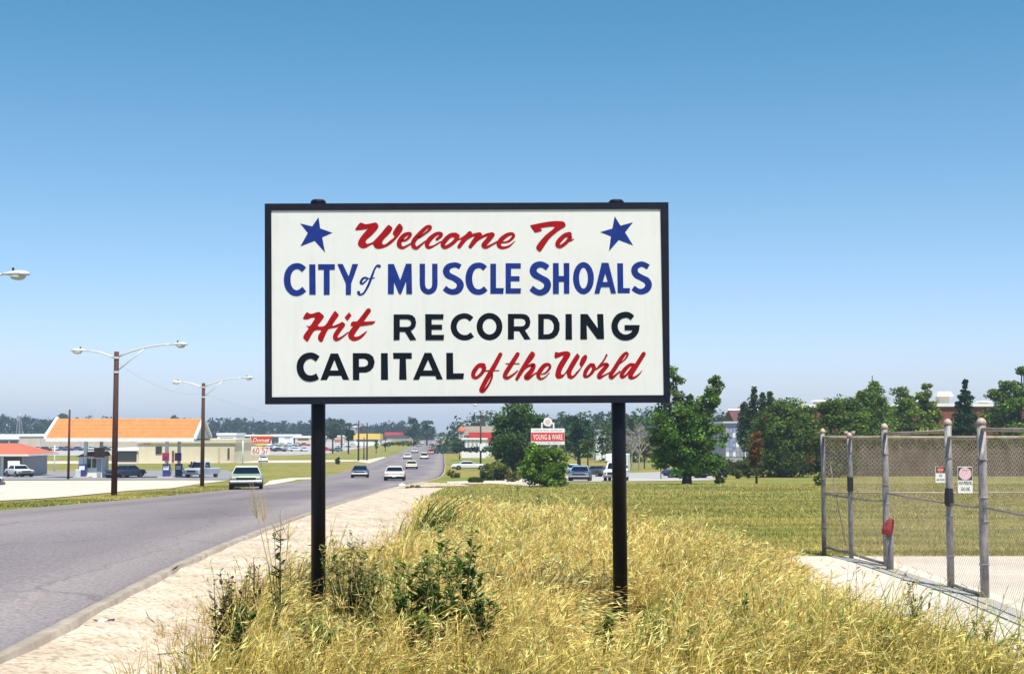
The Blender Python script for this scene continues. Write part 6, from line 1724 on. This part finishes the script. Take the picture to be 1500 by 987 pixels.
# ---- single weeds
def leaf_pts(mbV, mbF, mbC, p, d, ln, wd_, col, rg):
    """a folded pointed leaf"""
    d = Vector(d).normalized(); sd = d.cross(Vector((0, 0, 1))); sd = sd.normalized() if sd.length > .01 else Vector((1, 0, 0)); up = sd.cross(d)
    n = len(mbV); p = Vector(p)
    q = [p, p + d * ln * .35 + sd * wd_ - up * 0, p + d * ln * .35 - sd * wd_, p + d * ln * .75 + sd * wd_ * .7 - Vector((0, 0, ln * .06)), p + d * ln * .75 - sd * wd_ * .7 - Vector((0, 0, ln * .06)),
         p + d * ln - Vector((0, 0, ln * .16)), p + d * ln * .35 - up * wd_ * .35, p + d * ln * .75 - up * wd_ * .3 - Vector((0, 0, ln * .06))]
    mbV += q; mbF += [(n, n + 1, n + 6), (n, n + 6, n + 2), (n + 1, n + 3, n + 7), (n + 1, n + 7, n + 6), (n + 6, n + 7, n + 4), (n + 6, n + 4, n + 2), (n + 3, n + 5, n + 7), (n + 7, n + 5, n + 4)]
    k = math.exp(rg.gauss(0, .22)); mbC += [[c_ * k for c_ in col]] * 8


def weed(name, label, x, y, h, stems, leaf, col, seed, spread=.25, leafw=.28, dens=26, lean=(0, 0), group=None, top_only=False, stemcol=None, seeds=0):
    rg = random.Random(seed); e = empty(name, (x, y, hz(y)), 0, label, 'weed', group)
    V, Fs, C = [], [], []; sm = MB()
    for s_ in range(stems):
        a = rg.uniform(0, 6.283); k = spread * rg.uniform(.2, 1); hh = h * rg.uniform(.7, 1.0)
        tip = Vector((math.cos(a) * k + lean[0], math.sin(a) * k * .8 + lean[1], hh)); mid = Vector((tip.x * .4, tip.y * .4, hh * .5))
        sm.tube([(rg.uniform(-.02, .02), rg.uniform(-.02, .02), -.02), mid, tip], [.006, .0045, .002], 5)
        for i in range(dens):
            t = rg.uniform(.45 if top_only else .12, 1); p = (Vector((0, 0, 0)).lerp(mid, t * 2) if t < .5 else mid.lerp(tip, t * 2 - 1))
            a2 = rg.uniform(0, 6.283); d = (math.cos(a2), math.sin(a2), rg.uniform(.1, 1.1)); ln = leaf * rg.uniform(.6, 1.2) * (1.15 - .5 * t)
            leaf_pts(V, Fs, C, p, d, ln, ln * leafw / 2, col, rg)
        for i in range(seeds):
            p = tip + Vector((rg.gauss(0, .05), rg.gauss(0, .05), rg.uniform(-.3, .05) * h * .5)); sm.tube([mid.lerp(tip, .6), p], [.0015, .001], 4)
            leaf_pts(V, Fs, C, p, (rg.gauss(0, 1), rg.gauss(0, 1), .5), .018, .004, (.30, .24, .10), rg)
    sm.build('stem', M['straw'] if stemcol is None else stemcol, e)
    me = bpy.data.meshes.new('foliage'); me.from_pydata([tuple(v) for v in V], [], Fs)
    ca = me.color_attributes.new('tint', 'FLOAT_COLOR', 'POINT'); ca.data.foreach_set('color', np.concatenate([np.clip(np.array(C, np.float32), .003, .9), np.ones((len(C), 1), np.float32)], 1).ravel())
    me.materials.append(M['leaf']); o = bpy.data.objects.new('foliage', me); COL.objects.link(o); o.parent = e
    return e


def WX(px, Y): return at(px, 900, Y).x
dk, mg, pg_ = (.035, .065, .025), (.07, .13, .03), (.12, .17, .05)
brn = (.20, .13, .06)
gw = 'leafy weeds in the foreground grass'
weed('leafy_weed', 'dark leaved weed at the left edge of the dry grass by the gravel', WX(318, 11.0), 11.0, .66, 4, .085, (.13, .12, .05), 1, .12, .42, 34, stemcol=M['bark'])
weed('leafy_weed', 'brownish upright weed second from the left edge of the grass', WX(338, 11.2), 11.2, .84, 4, .08, (.14, .115, .055), 2, .12, .42, 34, stemcol=M['bark'])
weed('leafy_weed', 'brown budded weed third from the left edge of the grass', WX(356, 11.4), 11.4, .78, 5, .07, brn, 3, .18, .45, 30, stemcol=M['bark'])
weed('leafy_weed', 'bright green leafy weed at the bottom left of the grass', WX(352, 10.3), 10.3, .52, 5, .11, mg, 4, .08, .5, 26)
weed('tall_weed', 'very tall thin weed left of the left sign post, bare at its top', WX(408, 11.6), 11.6, 1.08, 3, .13, (.07, .10, .03), 5, .07, .40, 20, lean=(.0, 0))
e = weed('seed_stalk', 'airy branching seed stalk rising before the road left of the left sign post', WX(412, 11.7), 11.7, 1.34, 4, .03, (.30, .24, .10), 6, .26, .2, 4, lean=(-.05, 0), seeds=16)
weed('leafy_weed', 'small brown curled weed between the edge weeds and the tall thin weed', WX(372, 11.9), 11.9, .80, 3, .07, brn, 7, .08, .45, 20, stemcol=M['bark'])
for k, (px, Y, h, st, lf, c_, l) in enumerate(((515, 11.6, .62, 7, .075, dk, 'dense dark green weed clump just right of the left sign post'), (545, 11.2, .50, 6, .07, (.05, .09, .03), 'second dark green weed clump right of the left sign post'), (500, 12.2, .55, 4, .07, (.09, .12, .05), 'grey green weed close beside the left sign post'),
                                               (600, 10.7, .52, 6, .10, (.04, .10, .025), 'broad leaved green weed between the two sign posts'), (640, 10.5, .60, 6, .10, (.045, .10, .025), 'spreading broad leaved weed in the middle foreground'), (678, 10.8, .68, 5, .095, (.03, .085, .025), 'upright dark leaved weed in the middle of the foreground'),
                                               (620, 10.0, .34, 6, .10, mg, 'low leafy weed at the bottom edge between the posts'), (470, 10.1, .30, 4, .09, mg, 'low bright weed at the bottom edge under the left post'), (570, 11.8, .36, 4, .07, (.08, .12, .03), 'small green weed behind the broad leaved one'), (700, 10.3, .42, 5, .10, (.035, .09, .025), 'dark low weed right of the upright dark leaved one'),
                                               (1345, 11.2, .42, 3, .05, (.05, .08, .03), 'small spiky dark weed at the edge of the concrete pad'), (900 - 18, 11.0, .26, 4, .09, pg_, 'pale green low weed before the right sign post'), (1085, 11.5, .32, 3, .07, pg_, 'pale green weed right of the right sign post'))):
    weed('leafy_weed', l, WX(px, Y), Y, h * 1.55, st + 6, lf * 1.15, (c_[0] * 1.9, c_[1] * 1.55, c_[2] * 1.2), 40 + k, .24 if h > .45 else .16, .42, 34, group=gw)
for k, (px, pyb, h, l) in enumerate(((758, 745, .42, 'thin dark dock stalk standing in the straw right of the reed clump'), (696, 768, .40, 'dark dock stalk near the reed clump'), (788, 742, .30, 'small leafy stalk at the back of the tall grass'), (586, 805, .28, 'short green stalk near the wooden plank'))):
    g = P(px, pyb); weed('dock_stalk', l, g.x, g.y, h * g.y / 20, 1, .06 * g.y / 20, (.05, .09, .02), 70 + k, .01, .4, 26)
rg_ = random.Random(9)
for k, (px, Y, h, l) in enumerate(((455, 11.0, .40, 'small green weed low before the left sign post'), (435, 10.5, .34, 'grey green weed in the brown grass left of the left post'), (740, 11.6, .34, 'small pale weed a little right of the middle of the foreground'), (800, 10.6, .30, 'low green weed between the dark weeds and the right post'), (960, 11.4, .30, 'low green weed just right of the right sign post'),
                                    (1010, 10.4, .34, 'green weed at the bottom right of the right post'), (1160, 10.6, .36, 'green weed in the yellow grass left of the pad'), (1230, 11.2, .34, 'dark green weed at the left end of the pad edge'), (1290, 10.2, .40, 'leafy green weed at the bottom right before the fence'), (1440, 10.4, .40, 'leafy green weed near the bottom right corner'), (850, 12.6, .26, 'tiny green weed left of the base of the right post'), (540, 10.2, .34, 'bright weed at the bottom edge below the dense clump'))):
    weed('leafy_weed', l, WX(px, Y), Y, h * 1.25, 6, .075, (.10 + rg_.uniform(0, .08), .17, .035), 90 + k, .16, .40, 28, group=gw)
# green blades rising on the right
acc = Acc(); n = 420
px_ = rng.choice([1110, 1165, 1330, 1420, 1480, 960, 1250], n) + rng.normal(0, 40, n); Y_ = rng.uniform(9.8, 12.2, n)
x = (px_ - 750) / F * Y_; ok = x < np.array([xr(v) for v in Y_]) + .2; x, Y_ = x[ok], Y_[ok]; n = len(x)
c0 = np.array([.14, .22, .04]) * np.exp(rng.normal(0, .3, (n, 1)))
V, Fq, C, _ = ribbons(np.stack([x, Y_, np.zeros(n)], 1), rng.uniform(.35, .72, n), rng.normal((.35, 0), (.35, .3), (n, 2)), rng.uniform(.007, .014, n), c0, c0 * 1.3, 6, rng=rng)
acc.add(V, Fq, C); tag(acc.build('green_grass_blades', M['blade']), 'broad green grass blades leaning over the edge of the concrete pad', 'grass', kind='stuff')


# reed clump
rc = P(640, 786); re_ = empty('reed_clump', rc, 0, 'clump of long stiff green reeds leaning right beside the gravel shoulder', 'reeds')
s = rc.y / F; 
tips = [(653, 722), (651, 727), (684, 716), (690, 719), (698, 725), (692, 733), (684, 744), (676, 748), (668, 738), (630, 735), (640, 748)]
for k, (tx, ty) in enumerate(tips):
    bx_ = (612 + k * 4.2 if k < 9 else 622 + (k - 9) * 12) - 640; r_ = random.Random(k)
    V, Fq, C, _ = ribbons(np.array([[bx_ * s, r_.uniform(-.1, .1), 0]]), np.array([(786 - ty) * s]), np.array([[((tx - 640) - bx_) / (786 - ty), r_.uniform(-.1, .1)]]), np.array([.055]), np.array([[.05, .08, .02]]), np.array([[.09, .11, .03]]), 6, ang=np.array([0.]), droop=.0)
    o = np_mesh('blade', V, Fq, M['blade'], re_, C)
acc = Acc(); n = 140
x = rng.normal(0, 22 * s, n); V, Fq, C, _ = ribbons(np.stack([x, rng.normal(0, .25, n), np.zeros(n)], 1), rng.uniform(.25, .62, n), rng.normal((.3, 0), (.35, .3), (n, 2)), np.full(n, .03), np.tile([[.05, .09, .02]], (n, 1)), np.tile([[.12, .16, .04]], (n, 1)), 4, rng=rng)
acc.add(V, Fq, C); o = acc.build('tussock', M['blade'], re_); tag(o, kind='stuff')

acc = Acc(); n = 900
y = 9 + 26 * rng.uniform(0, 1, n)**1.5; x = np.array([fieldL(v) for v in y]) - np.abs(rng.normal(0, .22, n)); ti = rng.integers(0, 90, n); x = x[ti] + rng.normal(0, .03, n); y = y[ti] + rng.normal(0, .04, n)
c0 = (np.array([.48, .34, .14]) + rng.uniform(-.12, .08, (n, 1))); V, Fq, C, _ = ribbons(np.stack([x, y, zground(y) + .01], 1), rng.uniform(.08, .34, n), rng.normal(0, .5, (n, 2)), rng.uniform(.005, .010, n), c0, c0 * 1.2, 4, rng=rng)
acc.add(V, Fq, C); tag(acc.build('stray_grass', M['blade']), 'stray dry grass tufts spreading from the verge onto the gravel', 'grass', kind='stuff')

# ---- things lying on the shoulder
M['oldwood'] = mat('weathered_plank', (.33, .24, .11), .9, color2=(.17, .12, .06), scale=8, stretch=(1, 8, 8), bump=.006, bscale=10)
a_, c_ = P(490, 813), P(562, 816)
pl = MB().bbox(0, (c_ - a_).length, -.06, .06, 0, .09, .012).build('plank', M['oldwood']); pl.location = (a_.x, a_.y, a_.z + .02); pl.rotation_euler = (0, 0, math.atan2(c_.y - a_.y, c_.x - a_.x))
tag(pl, 'weathered brown plank lying on the gravel beside the dry grass', 'plank')
sc_ = P(151, 923); se = empty('scrap', (sc_.x, sc_.y, sc_.z + .055), .2, 'dark torn scrap with pale top lying on the gravel by the kerb', 'scrap')
MB().loft([[(-.075, 0, 0), (-.03, -.05, 0), (.05, -.045, 0), (.09, 0, 0), (.04, .04, 0), (-.04, .035, 0)], [(-.085, 0, .045), (-.03, -.04, .02), (.05, -.035, .02), (.10, 0, .05), (.04, .035, .03), (-.04, .03, .03)]]).build('rim', M['dark'], se)
MB().loft([[(-.05, -.012, .024), (.0, -.03, .022), (.06, -.01, .026), (.03, .022, .032), (-.03, .02, .032)], [(-.03, -.0, .045), (.0, -.01, .05), (.03, .0, .045), (.02, .01, .045), (-.02, .01, .045)]]).build('pale_top', M['white'], se)
for k, (x0, y0, x1, y1, l) in enumerate(((230, 967, 282, 966, 'longer straight dry twig lying on the gravel'), (262, 962, 292, 978, 'short crooked dry twig crossing the long one'), (272, 955, 284, 949, 'small dark twig by the edge weeds'))):
    a, b2 = P(x0, y0), P(x1, y1); m_ = (a + b2) / 2
    o = MB().tube([(a.x, a.y, a.z + .045), (m_.x, m_.y + .02, m_.z + .055), (b2.x, b2.y, b2.z + .04)], [.006, .005, .003], 6).build('twig', M['bark']); tag(o, l, 'twig', 'twigs on the gravel')
for k, (px, py, r_, l) in enumerate(((589, 713.5, .22, 'white stone at the end of the kerb by the side drive'), (604, 714.5, .16, 'brown clod of earth beside the white stone'), (612, 715, .18, 'larger brown clod right of the white stone'), (597, 716, .14, 'small clod between the white stone and the larger clods'))):
    g = P(px, py); rg = random.Random(k)
    o = MB().loft([[(r_ * q * (1 + rg.uniform(-.2, .2)) * math.cos(t * .9), r_ * q * .8 * math.sin(t * .9), z * r_) for t in range(7)] for q, z in ((.9, 0), (1.1, .35), (.75, .8), (.25, 1.0))]).build('rock', M['white'] if k == 0 else M['bark']); o.location = (g.x, g.y, g.z + .04); tag(o, l, 'rock')

# ================================================================== HAZE
hb = MB().box(-2300, 2300, -39, 3600, -9, 40).build('haze', None)
hm = bpy.data.materials.new('haze_air'); hm.use_nodes = True; n = hm.node_tree
n.nodes.remove(n.nodes['Principled BSDF'])
pv_ = n.nodes.new('ShaderNodeVolumePrincipled'); pv_.inputs['Color'].default_value = (.66, .82, 1.0, 1); pv_.inputs['Density'].default_value = .00025; pv_.inputs['Anisotropy'].default_value = 0
n.links.new(pv_.outputs[0], n.nodes['Material Output'].inputs['Volume'])
hb.data.materials.append(hm); tag(hb, 'thin pale blue summer haze', 'haze', kind='stuff')
